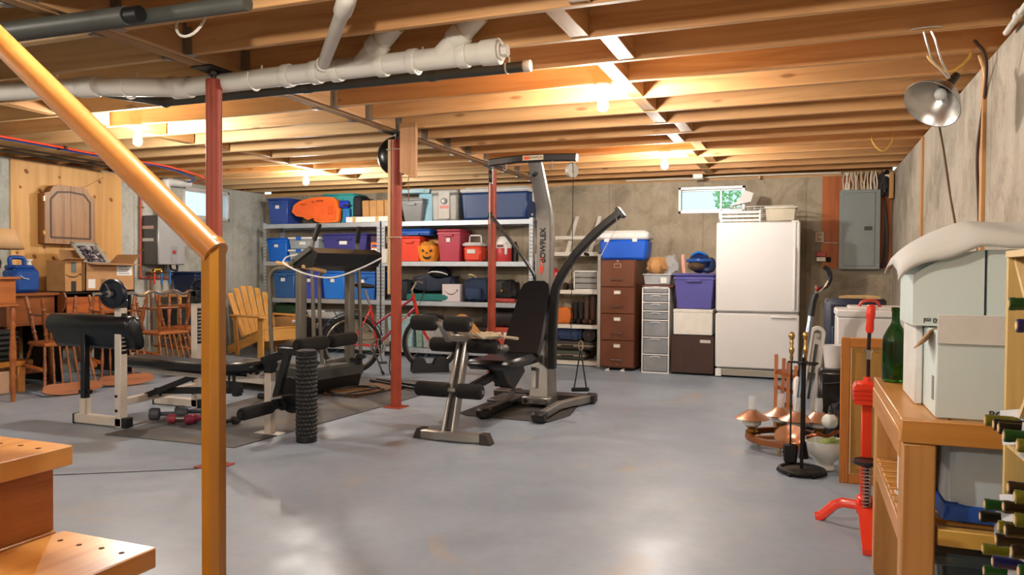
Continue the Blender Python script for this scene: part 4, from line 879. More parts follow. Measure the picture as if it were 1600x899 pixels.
# preacher curl pad
part('curl_stub', MB().box(-5.25, -5.19, 4.25, 4.31, .07, .20, .004), WHM, t); part('curl_post', MB().box(-5.245, -5.195, 4.255, 4.305, .19, .72, .005).box(-5.255, -5.185, 4.245, 4.315, .235, .262, .004), plain('#14171d', .35), t)
part('curl_knob', MB().cyl((-5.175, 4.28, .25), (-5.16, 4.28, .25), .018, n=8), BLACKP, t)
prof = [V((0, .035 * math.cos(a) * 1.9, .79 + .062 * math.sin(a))) for a in [R(-60 + 24 * k) for k in range(12)]]
poly = [(-.062, .74), (-.066, .79), (-.055, .825), (-.03, .848), (.01, .855), (.05, .842), (.075, .81), (.085, .76), (.115, .64), (.11, .60), (.085, .585), (.035, .59), (.012, .62), (.0, .68)]
rings = []
for f, s in ((0, .55), (.012, .85), (.035, 1), (.465, 1)):
    pass
cy, cz = .03, .73
rings = [[V((x, 4.28 + cy + (p[0] - cy) * s, cz + (p[1] - cz) * s)) for p in poly] for x, s in ((-5.585, .80), (-5.575, .93), (-5.555, 1), (-4.745, 1), (-4.725, .93), (-4.715, .80))]
part('curl_pad', MB().loft(rings), VINYL, t, sharp=50)

# ---- barbell on the uprights
t = thing('curl_bar', 'chrome wavy curl bar with black weight plates across the bench uprights', 'barbell', (0, 0, 0))
d = V((U2[0] - U1[0], U2[1] - U1[1], 0)).normalized(); side = V((d.y, -d.x, 0)); o0 = V((U1[0], U1[1], 1.0))
pts = [o0 + d * s + side * q + V((0, 0, z)) for s, q, z in ((-.26, 0, .02), (0.02, 0, .02), (.12, 0, .02), (.22, 0, -.005), (.33, 0, .03), (.45, 0, .005), (.58, 0, .03), (.70, 0, -.005), (.78, 0, .02), (.90, 0, .02), (1.16, 0, .02))]
part('bar', MB().tube(bez(pts, 5), .0135, 10), CHROME, t)
DP = plain('#1a2230', .35, .2, .2)
for s, sgn in ((-.075, -1), (.95, 1)):
    p = o0 + d * s + V((0, 0, .02)); part('weight_plate', MB().lathe([(.018, -.02), (.03, -.026), (.035, -.012), (.085, -.012), (.092, -.022), (.108, -.022), (.112, -.014), (.112, .014), (.108, .022), (.018, .022)], p, d, 32), DP, t)
    q = p + d * (.035 * sgn); part('collar', MB().cyl(q - d * .012, q + d * .012, .026, n=14).cyl(q + V((0, 0, .02)), q + V((.0, 0, .075)) + d * (sgn * .04), .005, n=6), STEEL, t)

# ---- foam roller standing on the floor
t = thing('foam_roller', 'black knobbed foam roller standing on end beside the bench', 'foam roller', (-3.255, 4.42, 0))
mb = MB(); rings = []; NV, NU, H = 190, 150, .645
for j in range(NV + 1):
    z = H * j / NV; ring = []
    for i in range(NU):
        th = 2 * PI * i / NU; row = (z - .05) / .0295; k = math.floor(row); f = row - k; off = .5 * (k % 2)
        ang = (th / (2 * PI) * 15 + off) % 1
        r = .066
        if .05 < z < .61:
            q = ((ang - .5) / .44) ** 2 + ((f - .5) / .46) ** 2
            r += .010 * (1 - q * q) if q < 1 else 0
        else: r += .006
        if j in (0, NV): r -= .004
        ring.append(V((r * math.cos(th), r * math.sin(th), z)))
    rings.append(ring)
rings += [[p * 1 for p in [V((.052 * math.cos(2 * PI * i / NU), .052 * math.sin(2 * PI * i / NU), H - .001)) for i in range(NU)]], [V((.052 * math.cos(2 * PI * i / NU), .052 * math.sin(2 * PI * i / NU), H - .12)) for i in range(NU)]]
part('shell', mb.loft(rings), plain('#101111', .38, 0, .2), t, sharp=85); part('liner', MB().lathe([(.0545, H - .02), (.0545, H + .003), (.049, H + .003), (.049, H - .02)], n=40), plain('#77757a', .5), t)

# ---- dumbbells
def dumbbell(x, y, z, rz, c, label, L=.17, r=.042):
    t = thing('dumbbell', label, 'dumbbell', (x, y, .009), rz); M = plain(c, .5, 0, .15)
    for s in (-1, 1): part('head', MB().lathe([(r * .5, s * L * .32), (r * .92, s * L * .34), (r, s * L * .40), (r, s * L * .62), (r * .85, s * L * .70), (r * .4, s * L * .72)], (0, 0, r), (1, 0, 0), 18), M, t)
    part('grip', MB().cyl((-L * .34, 0, r), (L * .34, 0, r), .016, n=12), plain(c, .6) if c != '#a03a4c' else STEEL, t)
dumbbell(-4.70, 4.60, 0, R(35), '#4a4e58', 'grey dumbbell at the left of the row under the bench', .20, .05)
dumbbell(-4.60, 4.76, 0, R(25), '#3f434d', 'dark grey dumbbell behind the first one under the bench', .20, .048)
dumbbell(-4.50, 4.545, 0, R(28), '#a03a4c', 'crimson dumbbell nearest the camera under the bench', .16, .036)
dumbbell(-4.38, 4.60, 0, R(60), '#8e2a48', 'dark pink dumbbell right of the crimson one under the bench', .16, .038)
dumbbell(-4.13, 4.60, 0, R(70), '#232427', 'small black dumbbell at the right end of the row', .16, .032)

# ---- treadmill
TG = plain('#6b675e', .45, .35, .08); TD = plain('#3f403e', .5, .1, .1)
t = thing('treadmill', 'grey and black treadmill with upright arms beside the bicycle', 'treadmill', (-4.40, 6.29, .008), R(-9.7))
part('deck', MB().box(-1.55, -.25, -.36, .36, .07, .17, .02), TD, t); part('belt', MB().box(-1.50, -.28, -.24, .24, .172, .178, .002), plain('#1c1c1d', .7), t)
for s in (-1, 1): part('side_rail', MB().box(-1.55, -.30, s * .33 - .05, s * .33 + .05, .165, .195, .008), TG, t)
part('hood', MB().prism([(-.42, .155), (-.36, .215), (-.05, .27), (.10, .265), (.125, .24), (.125, .15), (-.42, .15)], (0, .40, 0), (1, 0, 0), (0, 0, 1), .80), TD, t)
part('hood_base', MB().prism([(-.42, .15), (.115, .15), (.07, .0), (-.38, .0)], (0, .385, 0), (1, 0, 0), (0, 0, 1), .77), BLACKP, t)
part('hood_crest', MB().beam((-.10, .10, .275), (-.02, .36, .30), .05, .04, b=.006), TG, t)
for s in (-1, 1):
    y = s * .33
    part('upright', MB().box(-.035, .035, y - .045, y + .045, .2, 1.22, .008), TG, t)
    part('handrail', MB().tube([(.0, y, 1.215), (-.30, y, 1.215)] + [(-.30 - .13 * math.sin(R(a)), y, 1.085 + .13 * math.cos(R(a))) for a in (15, 35, 55, 75, 90)] + [(-.42, y, .7), (-.38, y, .17)], .020, 10), TG, t)
    part('swing_arm', MB().tube(bez([(.16, y * .97, .34), (.15, y * .97, .8), (.13, y * .97, 1.25), (.12, y * .94, 1.40), (.135, y * .9, 1.50)], 5), .0185, 10), TG, t)
    part('arm_grip', MB().tube([(.133, y * .9, 1.48), (.16, y * .86, 1.57), (.185, y * .84, 1.635)], .024, 10), BLACKP, t)
    part('arm_foot', MB().lathe([(.03, -.03), (.055, -.02), (.055, .0), (.03, .02)], (.16, y * .97, .335), n=16), BLACKP, t)
    part('arm_bracket', MB().box(.02, .17, y * .97 - .02, y * .97 + .02, .25, .31, .006), BLACKP, t)
C2 = MB().loft([[V((x + dx, y, z)) for x, z in ((-.10, 1.235), (.02, 1.20), (.20, 1.24), (.26, 1.36), (.15, 1.41), (-.10, 1.265))] for y, dx in ((-.37, 0), (-.34, .0), (.30, .02), (.40, .12))])
part('console', C2, plain('#151516', .35), t); part('console_side', MB().beam((-.12, -.375, 1.245), (.17, -.375, 1.405), .03, .05, b=.004), plain('#50524e', .4), t)
part('display', MB().box(0, .16, -.15, .15, 0, .004, .001, MX.Translation((-.04, 0, 1.305)) @ MX.Rotation(R(-30), 4, 'Y')), plain('#26302c', .2), t)
part('pulse_bar', MB().beam((-.22, -.44, 1.27), (.06, -.28, 1.21), .03, .035, b=.008).beam((.06, -.38, 1.235), (.24, -.24, 1.185), .03, .035, b=.008), plain('#b8935f', .5), t)
o = part('white_cable', MB().tube(bez([(-3.47, 5.83, 1.33), (-3.75, 5.86, 1.22), (-4.02, 5.83, 1.14), (-4.25, 5.75, 1.175), (-4.45, 5.72, 1.26), (-4.50, 5.78, 1.31), (-4.53, 5.9, 1.34), (-4.42, 5.97, 1.36)], 7), .0075, 6), PAPER); tag(o, 'white power cable looping from the middle column to the treadmill console', 'cable')
o = part('wooden_board', MB().box(-.20, .20, -.32, .45, 0, .022, .003), wood('#7a5a3a', '#5d4128', 'y', .7, .2)); o.location = (-4.08, 6.42, .008); o.rotation_euler = (0, 0, R(-9.7)); tag(o, 'brown wooden board on the mat in front of the treadmill', 'board')
o = part('power_cable', MB().tube(bez([(-4.10, 5.95, .035)] + [(-4.08 + .20 * math.cos(a * .9) * (1 + .04 * a), 6.30 + .26 * math.sin(a * .9), .037 + .004 * (a % 3)) for a in range(1, 17)] + [(-3.80, 6.6, .02), (-3.86, 6.95, .016), (-4.12, 7.06, .1), (-4.14, 7.08, .3), (-4.14, 7.08, .45)], 4), .007, 6), plain('#1b1512', .5)); tag(o, 'dark brown power cord coiled on the wooden board', 'cord')

# ---- black stand legs on the floor
for k, (a, b, lb) in enumerate((((-4.28, 7.05, .035), (-3.28, 6.72, .035), 'black tube lying on the floor beside the mat, further of two'), ((-4.30, 6.95, .035), (-3.52, 6.62, .035), 'black tube with a grey tip lying on the floor, nearer of two'))):
    o = part('stand_tube', MB().cyl(a, b, .017, n=12), plain('#15161a', .35)); tag(o, lb, 'tube'); part('tip', MB().tube([V(b), V(b) + V((.11, -.05, -.012))], .02, 10), plain('#77797c', .4) if k else BLACKP, o)

# ---- bicycle
RED = plain('#d0301f', .22, .1, .1, 3, coat=.6); DRED = plain('#8c1f32', .25, .1, .1, 3, coat=.6)
t = thing('bicycle', 'red step through bicycle with its front wheel in a black stand', 'bicycle', (-4.92, 7.53, 0), math.atan2(.602, .799))
def wheel(cx, cz, name, R_=.345):
    wl = part(name, MB().tube([(cx + (R_ - .022) * math.cos(2 * PI * k / 48), 0, cz + (R_ - .022) * math.sin(2 * PI * k / 48)) for k in range(48)], .023, 10, closed=True), RUBBER, t)
    part('rim', MB().tube([(cx + (R_ - .055) * math.cos(2 * PI * k / 48), 0, cz + (R_ - .055) * math.sin(2 * PI * k / 48)) for k in range(48)], .013, 8, closed=True), plain('#8b857a', .3, .7), wl)
    sp = MB()
    for k in range(28):
        a = 2 * PI * k / 28; a2 = a + (.9 if k % 2 else -.9); s = .03 if k % 4 < 2 else -.03
        sp.cyl((cx + .022 * math.cos(a2), s, cz + .022 * math.sin(a2)), (cx + (R_ - .06) * math.cos(a), 0, cz + (R_ - .06) * math.sin(a)), .0016, n=4)
    o = part('spokes', sp, CHROME, wl); o['kind'] = 'stuff'
    part('hub', MB().cyl((cx, -.05, cz), (cx, .05, cz), .02, n=14), CHROME, wl)
    return wl
wheel(0, .347, 'rear_wheel'); wheel(.935, .355, 'front_wheel')
fr = part('frame', MB().cyl((.302, 0, .321), (.212, 0, .80), .018, n=14).cyl((.715, 0, .93), (.765, 0, .715), .021, n=14), RED, t)
part('down_tube', MB().cyl((.31, 0, .345), (.748, 0, .77), .019, n=14).cyl((.262, 0, .565), (.722, 0, .885), .015, n=14), DRED, t)
for s in (-1, 1):
    part('chain_stay', MB().cyl((.30, s * .03, .325), (0, s * .06, .347), .011, n=10), RED, t); part('seat_stay', MB().cyl((.222, s * .02, .755), (0, s * .06, .347), .009, n=10), RED, t)
    part('fork_blade', MB().tube(bez([(.765, s * .02, .72), (.79, s * .055, .64), (.86, s * .055, .46), (.935, s * .055, .355)], 5), [.015] * 6 + [.013] * 5 + [.010] * 5, 10), RED, t)
part('fork_crown', MB().box(.755, .785, -.06, .06, .675, .72, .01), RED, t)
part('seat_post', MB().cyl((.212, 0, .80), (.155, 0, .99), .0135, n=12), CHROME, t)
part('saddle', MB().loft([[V((x, w * math.cos(a), z + h * math.sin(a))) for a in [2 * PI * k / 14 for k in range(14)]] for x, w, z, h in ((.0, .03, 1.04, .02), (.02, .075, 1.045, .028), (.08, .085, 1.04, .035), (.15, .05, 1.03, .03), (.22, .025, 1.025, .024), (.265, .015, 1.02, .016))]), plain('#121112', .4), t)
part('stem', MB().cyl((.715, 0, .93), (.702, 0, .985), .014, n=12).cyl((.70, 0, .975), (.76, 0, 1.075), .013, n=12), CHROME, t)
part('handlebar', MB().tube(bez([(.68, -.30, 1.10), (.73, -.22, 1.105), (.765, -.08, 1.085), (.765, .08, 1.085), (.73, .22, 1.105), (.68, .30, 1.10)], 5), .012, 10), DARKSTEEL, t)
for s in (-1, 1):
    part('grip', MB().cyl((.695, s * .265, 1.103), (.655, s * .34, 1.095), .017, n=10), BLACKP, t); part('brake_lever', MB().tube(bez([(.74, s * .2, 1.09), (.79, s * .23, 1.07), (.78, s * .30, 1.06)], 4), .007, 6), CHROME, t)
    part('brake_cable', MB().tube(bez([(.76, s * .2, 1.09), (.84, s * .12, 1.12), (.86, s * .04, 1.0), (.79, 0, .80)], 5), .0035, 5), BLACKP, t)
cr = part('chain_ring', MB().tube([(.302 + .088 * math.cos(2 * PI * k / 32), -.045, .321 + .088 * math.sin(2 * PI * k / 32)) for k in range(32)], .007, 6, closed=True), STEEL, t)
part('chain_ring', MB().tube([(.302 + .062 * math.cos(2 * PI * k / 32), -.04, .321 + .062 * math.sin(2 * PI * k / 32)) for k in range(32)], .007, 6, closed=True), DARKSTEEL, t)
sp = MB()
for k in range(5): sp.beam((.302, -.045, .321), (.302 + .085 * math.cos(2 * PI * k / 5 + .3), -.045, .321 + .085 * math.sin(2 * PI * k / 5 + .3)), .008, .018, (0, 1, 0))
part('spider', sp, STEEL, cr)
part('crank', MB().beam((.302, -.06, .321), (.345, -.075, .155), .014, .026, (0, 1, 0), .004), CHROME, t); part('crank', MB().beam((.302, .06, .321), (.26, .075, .487), .014, .026, (0, 1, 0), .004), CHROME, t)
for s, x, z in ((-1, .352, .135), (1, .255, .50)): part('pedal', MB().box(x - .05, x + .05, s * .09 - .04, s * .09 + .04, z - .012, z + .012, .004), DARKSTEEL, t)
part('chain', MB().tube([(.302, -.045, .409), (0, -.045, .39), (-.035, -.045, .347), (0, -.045, .30), (.302, -.045, .235)], .004, 5), plain('#4a4440', .5, .5), t)
part('cassette', MB().lathe([(.02, -.02), (.055, -.02), (.045, 0), (.03, .015)], (0, -.035, .347), (0, -1, 0), 20), STEEL, t)
part('derailleur', MB().box(-.02, .03, -.06, -.045, .20, .30, .006), DARKSTEEL, t)
part('kickstand', MB().cyl((.24, -.03, .30), (.345, -.20, .02), .011, n=8).cyl((.335, -.185, .045), (.352, -.205, .012), .017, n=8), BLACKP, t)
part('mudguard', MB().tube([(.372 * math.cos(R(a)), 0, .347 + .372 * math.sin(R(a))) for a in range(15, 200, 9)], 0, 8, flat=(.028, .006, (0, 1, 0))), plain('#2a3450', .3, .3), t)
part('luggage_rack', MB().tube([(-.30, -.06, .74), (.10, -.06, .74), (.18, 0, .72), (.10, .06, .74), (-.30, .06, .74)], .006, 6, closed=True).tube([(-.2, -.06, .74), (-.01, -.065, .36)], .005, 6).tube([(-.2, .06, .74), (-.01, .065, .36)], .005, 6), BLACKP, t)
part('bottle_cage', MB().tube([(.33, 0, .43), (.345, -.035, .45), (.345, .035, .55), (.33, 0, .56)], .004, 5, closed=True), CHROME, t)
lm = plain('#e8dccb', .5)
d_ = V((.748 - .31, 0, .77 - .345)).normalized()
mt = MX.Identity(4); xx = d_; zz = V((0, -1, 0)); yy = zz.cross(xx)
o = text('lettering', 'tucci', lm, t, .055, (0, 0, 0), (0, 0, 0), .0005)
for i in range(3): mt[i][0], mt[i][1], mt[i][2] = xx[i], yy[i], zz[i]
o.matrix_local = MX.Translation(V((.615, -.020, .64))) @ mt
# wheel stand
t = thing('wheel_stand', 'black plastic stand holding the bicycle front wheel', 'bike stand', (-4.185, 8.085, 0), math.atan2(.602, .799)); BPL = plain('#17181b', .5)
for s in (-1, 1): part('cheek', MB().prism([(-.22, 0), (.22, 0), (.21, .16), (.08, .17), (.04, .09), (-.04, .09), (-.08, .17), (-.21, .16)], (.0, s * .075 + .03, 0), (1, 0, 0), (0, 0, 1), .06), BPL, t)
part('base', MB().box(-.22, .22, -.09, .09, 0, .03, .006), BPL, t)

# ---- home gym
SIL = plain('#9c9892', .32, .75, .07, 5); GYMD = plain('#2b2826', .45, .3, .1); CAPB = plain('#3c332d', .5)
t = thing('home_gym', 'grey and black home gym machine with padded bench and curved rods', 'home gym', (0, 0, 0))
part('foot_bar', MB().tube([(-2.55, 4.83, .035), (-2.42, 4.80, .04), (-2.33, 4.79, .045), (-2.22, 4.80, .04), (-2.08, 4.84, .035)], 0, 8, flat=(.035, .03, (0, 0, 1))), SIL, t)
for x, s in ((-2.54, -1), (-2.09, 1)): part('foot_cap', MB().prism([(0, 0), (s * .085, 0), (s * .05, .075), (0, .075)], (x, 4.84 + (.045 if s < 0 else -.0) + (.02 if s > 0 else 0), 0), (1, 0, 0), (0, 0, 1), .08 * (1 if s < 0 else 1)), CAPB, t)
for s in (-1, 1): part('front_column', MB().beam((-2.33 + s * .036, 4.80, .05), (-2.33 + s * .026, 5.045, .70), .028, .075, (0, 1, 0), .008), SIL, t)
part('column_web', MB().beam((-2.33, 4.81, .08), (-2.33, 5.04, .69), .05, .03, (0, 1, 0)), GYMD, t)
part('column_head', MB().lathe([(.03, -.05), (.05, -.045), (.05, .045), (.03, .05)], (-2.33, 5.05, .71), (1, 0, 0), 16), SIL, t)
part('swing_link', MB().beam((-2.33, 5.05, .71), (-2.33, 4.78, .74), .05, .05, b=.006).beam((-2.33, 4.80, .72), (-2.33, 4.665, .85), .045, .05, (0, 1, 1), .006), SIL, t)
for y, z, x0, x1, sx in ((4.665, .845, -2.55, -2.11, -2.33), (5.05, .66, -2.60, -2.06, -2.33), (4.86, .355, -2.62, -2.10, -2.33)):
    foam(t, (x0, y, z), (sx - .035, y, z), .054); foam(t, (sx + .035, y, z), (x1, y, z), .054); part('roller_bar', MB().cyl((x0 - .005, y, z), (x1 + .005, y, z), .016, n=10), SIL, t)
part('seat_rail', MB().beam((-2.30, 4.97, .33), (-2.22, 5.75, .44), .055, .06, b=.008).beam((-2.22, 5.75, .44), (-2.19, 6.40, .44), .055, .06, b=.008), GYMD, t)
part('seat_pad', MB().box(-2.40, -2.04, 5.22, 5.84, .46, .535, .03), VINYL, t); part('seat_front', MB().box(-2.20, -2.05, 5.12, 5.26, .60, .66, .02), plain('#4c4a48', .5), t)
part('seat_carriage', MB().prism([(5.35, .46), (5.80, .46), (5.86, .38), (5.62, .27), (5.48, .33)], (-2.27, 0, 0), (0, 1, 0), (0, 0, 1), .12), GYMD, t)
part('tag', MB().box(-2.42, -2.405, 5.15, 5.17, .42, .52), PAPER, t) if False else None
m = MX.Translation((-2.20, 5.86, .53)) @ MX.Rotation(R(-35), 4, 'X')
part('back_pad', MB().loft([[V((-2.2 + w * sx_, 0, 0)) + V((0, 0, 0)) for sx_ in (0,)] for w in (1,)]) if False else MB().prism([(-.155, 0), (.155, 0), (.16, .1), (.135, .62), (.115, .69), (.07, .725), (-.07, .725), (-.115, .69), (-.135, .62), (-.16, .1)], (-2.20, 5.86, .535), (1, 0, 0), (0, .58, .815), -.075), VINYL, t)
part('back_shell', MB().prism([(-.12, .05), (.12, .05), (.10, .60), (-.10, .60)], (-2.20, 5.86 + .062, .535 - .044), (1, 0, 0), (0, .58, .815), -.03), GYMD, t)
part('back_support', MB().beam((-2.2, 6.05, .72), (-2.19, 6.42, .62), .06, .05, b=.004), GYMD, t)
def ring_rect(c, w, d_, tilt=0):
    return [V((c[0] + a * w / 2, c[1] + b * d_ / 2 * math.cos(tilt), c[2] + b * d_ / 2 * math.sin(tilt))) for a, b in ((-1, -.8), (-.85, -1), (.85, -1), (1, -.8), (1, .8), (.85, 1), (-.85, 1), (-1, .8))]
part('tower', MB().loft([ring_rect((-2.19, 6.48, .30), .14, .16), ring_rect((-2.19, 6.48, 1.55), .135, .13), ring_rect((-2.19, 6.475, 1.66), .135, .12, R(-8)), ring_rect((-2.19, 6.45, 1.76), .135, .115, R(-20)), ring_rect((-2.20, 6.22, 2.16), .12, .10, R(-30))]), SIL, t)
part('tower_hole', MB().cyl((-2.20, 6.245, 2.065), (-2.20, 6.19, 2.04), .016, n=12), BLACKP, t)
part('post_shell', MB().loft([ring_rect((-2.195, 6.45, .03), .22, .30), ring_rect((-2.195, 6.46, .12), .19, .26), ring_rect((-2.19, 6.46, .50), .16, .22), ring_rect((-2.19, 6.47, .545), .13, .18)]), SIL, t)
part('warning_label', MB().box(-2.252, -2.215, 6.30, 6.315, .18, .36).xform(MX.Identity(4)), PAPER, t); part('warning_stripe', MB().box(-2.252, -2.215, 6.298, 6.31, .33, .36), plain('#3d3a35', .5), t)
part('post_bracket', MB().box(-2.33, -2.06, 6.26, 6.34, .03, .10, .008), SIL, t)
for x in (-2.29, -2.10): part('bolt', MB().cyl((x, 6.26, .065), (x, 6.245, .065), .018, n=10), BLACKP, t)
part('cross_foot', MB().box(-2.75, -1.84, 6.62, 6.74, .02, .085, .012), plain('#3d3430', .5, .3), t)
for s, nm in ((1, 'right'), (-1, 'left')):
    X = lambda v: -2.20 + s * v
    part('side_foot', MB().tube([(X(.39), 6.72, .05), (X(.28), 6.40, .05), (X(.23), 6.2, .05), (X(.24), 5.72, .05)], 0, 8, flat=(.035, .03, (0, 0, 1))), SIL if s > 0 else plain('#4a4846', .4, .5), t)
    part('foot_cap', MB().box(X(.24) - .055, X(.24) + .055, 5.62, 5.74, .008, .085, .015), BLACKP, t); part('foot_cap', MB().box(X(.37) - .04, X(.37) + .06, 6.65, 6.78, .008, .09, .012), BLACKP, t)
    part('foot_pedal', MB().box(X(.10) - .06, X(.10) + .08, 5.98, 6.10, .085, .105, .008), GYMD, t) if s > 0 else part('foot_plate', MB().box(X(.30) - .12, X(.30) + .12, 6.15, 6.55, .05, .075, .008), plain('#56585c', .4, .3), t)
# lat bar
pts = [(-2.585, 6.09, 2.15), (-2.48, 6.14, 2.168), (-2.34, 6.17, 2.183), (-2.20, 6.175, 2.185), (-2.06, 6.17, 2.183), (-1.94, 6.16, 2.178), (-1.80, 6.14, 2.168)]
part('lat_bar', MB().tube(pts, 0, 8, flat=(.032, .028, (0, 0, 1))), plain('#26221f', .35, .2), t)
pl_ = part('name_plate', MB().box(-2.29, -2.10, 6.143, 6.15, 2.165, 2.207, .001), plain('#b9a88e', .4), t)
text('lettering', 'BOWFLEX', plain('#2a221c', .5), pl_, .026, (-2.165, 6.1418, 2.186), (R(90), 0, 0), .0003, .0004); part('emblem', MB().box(-2.278, -2.228, 6.1415, 6.1435, 2.172, 2.20, .001), plain('#c8492a', .5), pl_)
for x in (-2.44, -2.02): part('hook', MB().tube(bez([(x, 6.14, 2.15), (x, 6.14, 2.10), (x - .012, 6.13, 2.085), (x - .02, 6.12, 2.10)], 4), .006, 6), STEEL, t)
pu = part('pulley', MB().lathe([(.012, -.02), (.045, -.02), (.062, -.016), (.062, .016), (.045, .02), (.012, .02)], (-1.845, 6.14, 2.06), (.86, -.5, 0), 26), plain('#b9b4ab', .35, .3), t); part('pulley_hanger', MB().cyl((-1.845, 6.14, 2.15), (-1.845, 6.14, 2.11), .008, n=8).box(-1.862, -1.828, 6.12, 6.16, 2.03, 2.125, .006), DARKSTEEL, t)
part('pulley', MB().lathe([(.012, -.015), (.055, -.014), (.055, .014), (.012, .015)], (-2.56, 6.08, 2.03), (.95, .3, 0), 22), plain('#2a2622', .4), t); part('pulley_hanger', MB().cyl((-2.56, 6.09, 2.14), (-2.56, 6.08, 2.07), .008, n=8).box(-2.575, -2.545, 6.06, 6.10, 1.96, 2.10, .005), DARKSTEEL, t)
# emblem and lettering on the tower
LT = plain('#1f1d1c', .5); OR_ = plain('#d84c2c', .5)
o = text('lettering', 'BOWFLEX', LT, t, .088, (-2.188, 6.4035, 1.442), (R(90), R(-90), 0), .0006, .0018); o.scale = (.77, .80, 1)
S1 = [(-.005, .085), (.016, .06), (.018, .035), (.006, .012), (.012, -.01), (.008, -.05), (-.006, -.082), (-.022, -.065), (-.026, -.03), (-.012, .0), (-.018, .03), (-.014, .065)]
part('emblem', MB().prism(S1, (-2.196, 6.4065, 1.262), (1, 0, 0), (0, 0, 1), .003), OR_, t); part('emblem_stroke', MB().prism([(-.014, .05), (.012, .0), (.010, -.012), (-.016, .036)], (-2.196, 6.4035, 1.262), (1, 0, 0), (0, 0, 1), .002), plain('#aaa6a0', .4), t)
# power rods
RODM = plain('#14110f', .4, 0, .2)
def rod(pts, r):
    P = bez(pts, 6); return MB().tube(P, 0, 8, flat=(r, r * .62, (0, 1, 0)))
rr = part('power_rod', rod([(-2.06, 6.30, .36), (-2.055, 6.29, .60), (-2.03, 6.26, .96), (-1.98, 6.22, 1.13), (-1.82, 6.2, 1.36), (-1.62, 6.2, 1.56), (-1.44, 6.2, 1.70)], .052), RODM, t)
part('rod_cap', MB().box(-.05, .05, -.045, .045, -.015, .02, .006, MX.Translation((-1.44, 6.2, 1.70)) @ MX.Rotation(R(52), 4, 'Y')), plain('#1f1b18', .4), rr); part('rod_hook', MB().tube([(-1.47, 6.16, 1.68), (-1.45, 6.13, 1.62), (-1.46, 6.13, 1.57)], .006, 6).ball((-1.46, 6.13, 1.56), .012, 8, 6), STEEL, rr)
part('rod_knob', MB().cyl((-1.735, 6.18, 1.36), (-1.70, 6.15, 1.35), .014, n=10), BLACKP, rr)
rl = part('power_rod', rod([(-2.27, 6.62, .50), (-2.28, 6.62, .85), (-2.32, 6.60, 1.13), (-2.42, 6.60, 1.30), (-2.54, 6.6, 1.45), (-2.66, 6.6, 1.60), (-2.78, 6.6, 1.735)], .022), RODM, t)
part('rod_cap', MB().ball((-2.78, 6.6, 1.735), .032, 10, 6), plain('#1f1b18', .4), rl)
part('cable', MB().cyl((-1.83, 6.13, 2.06), (-1.835, 6.12, .64), .0035, n=5), BLACKP, t); part('cable', MB().cyl((-2.56, 6.06, 1.98), (-2.56, 6.06, 1.62), .004, n=5), plain('#cfc8bb', .4), t); part('cable', MB().tube([(-1.46, 6.13, 1.56), (-1.53, 6.12, 1.44), (-1.60, 6.11, 1.30)], .0035, 5), plain('#b8b2a6', .4), t)
part('cable', MB().cyl((-2.77, 6.58, 1.70), (-2.74, 6.5, 1.45), .004, n=5), plain('#8a8478', .4), t)
def handle(x, y, z, h, par, w=.055):
    part('carabiner', MB().tube([(x, y, z + .09), (x + .016, y, z + .07), (x + .018, y, z + .02), (x, y, z), (-.016 + x, y, z + .02), (x - .014, y, z + .07)], .004, 6, closed=True), plain('#c9b58e', .3, .8), par)
    part('strap', MB().tube([(x - w, y, z - h), (x - .006, y, z - .02), (x, y, z + .01), (x + .006, y, z - .02), (x + w, y, z - h)], 0, 8, flat=(.012, .004, (0, 1, 0))), BLACKP, par)
    part('handle_grip', MB().cyl((x - w - .018, y + .006, z - h), (x + w + .018, y - .006, z - h + .012), .018, n=12), BLACKP, par)
handle(-1.715, 6.0, .555, .325, t); handle(-2.27, 5.68, .42, .135, t)
part('cable', MB().cyl((-1.83, 6.12, .66), (-1.715, 6.0, .645), .0035, n=5), BLACKP, t)
# rope coil
o = part('rope_coil', MB().tube([(-2.15 + (.10 + .012 * math.sin(a * 1.7)) * math.cos(a * .72), 5.06 + (.055 + .012 * math.cos(a * 1.3)) * math.sin(a * .72), .728 + .010 * (a % 3) + .006 * math.sin(a)) for a in range(0, 46)] + [(-2.0, 5.03, .735), (-1.93, 5.1, .72), (-1.98, 5.16, .715)], .011, 8), plain('#b5a68c', .85, 0, .2, 30)); tag(o, 'beige rope coiled on the roller of the home gym', 'rope')
# ================================================================ right side: bench, corker, wine, odds and ends
BW = wood('#cf9450', '#b77a36', 'y', .4, .35, 1, .2); BWX = wood('#c98d42', '#b1752d', 'x', .4, .35, 1, .2); BWZ = wood('#c08a4c', '#a67036', 'z', .45, .3, 1, .15)
t = thing('work_bench', 'sturdy pine work bench with a slatted lower shelf at the right wall', 'bench', (0, 0, 0))
bx0, bx1, by0, by1 = .265, .93, 2.45, 3.42
part('end_rail', MB().box(bx0, bx1, by0, by0 + .04, .712, .781, .004), BWX, t)
for k in range(5): part('top_plank', MB().box(bx0 + .003 + .133 * k, bx0 + .131 + .133 * k, by0 + .042, by1, .742, .780, .003), BW, t)
part('side_rail', MB().box(bx0, bx0 + .04, by0 + .042, by1, .66, .740, .003), BW, t)
for x in (bx0 + .005, bx1 - .095):
    for y in (by0 + .002, by1 - .10): part('leg', MB().box(x, x + .088, y, y + .088, 0, .710 if y < 3 else .74, .005), BWZ, t)
part('shelf_rail', MB().box(bx0 + .10, bx1 - .10, by0 + .01, by0 + .05, .42, .468, .003), wood('#c9a04a', '#b0832f', 'x', .45, .5), t)
part('shelf_rail', MB().box(bx0 + .008, bx0 + .04, by0 + .10, by1 - .11, .39, .452, .003), BW, t)
for k in range(10):
    y = by0 + .10 + .078 * k; part('shelf_slat', MB().box(bx0 + .01, bx1 - .02, y, y + .052, .455, .475, .003), BWX, t)
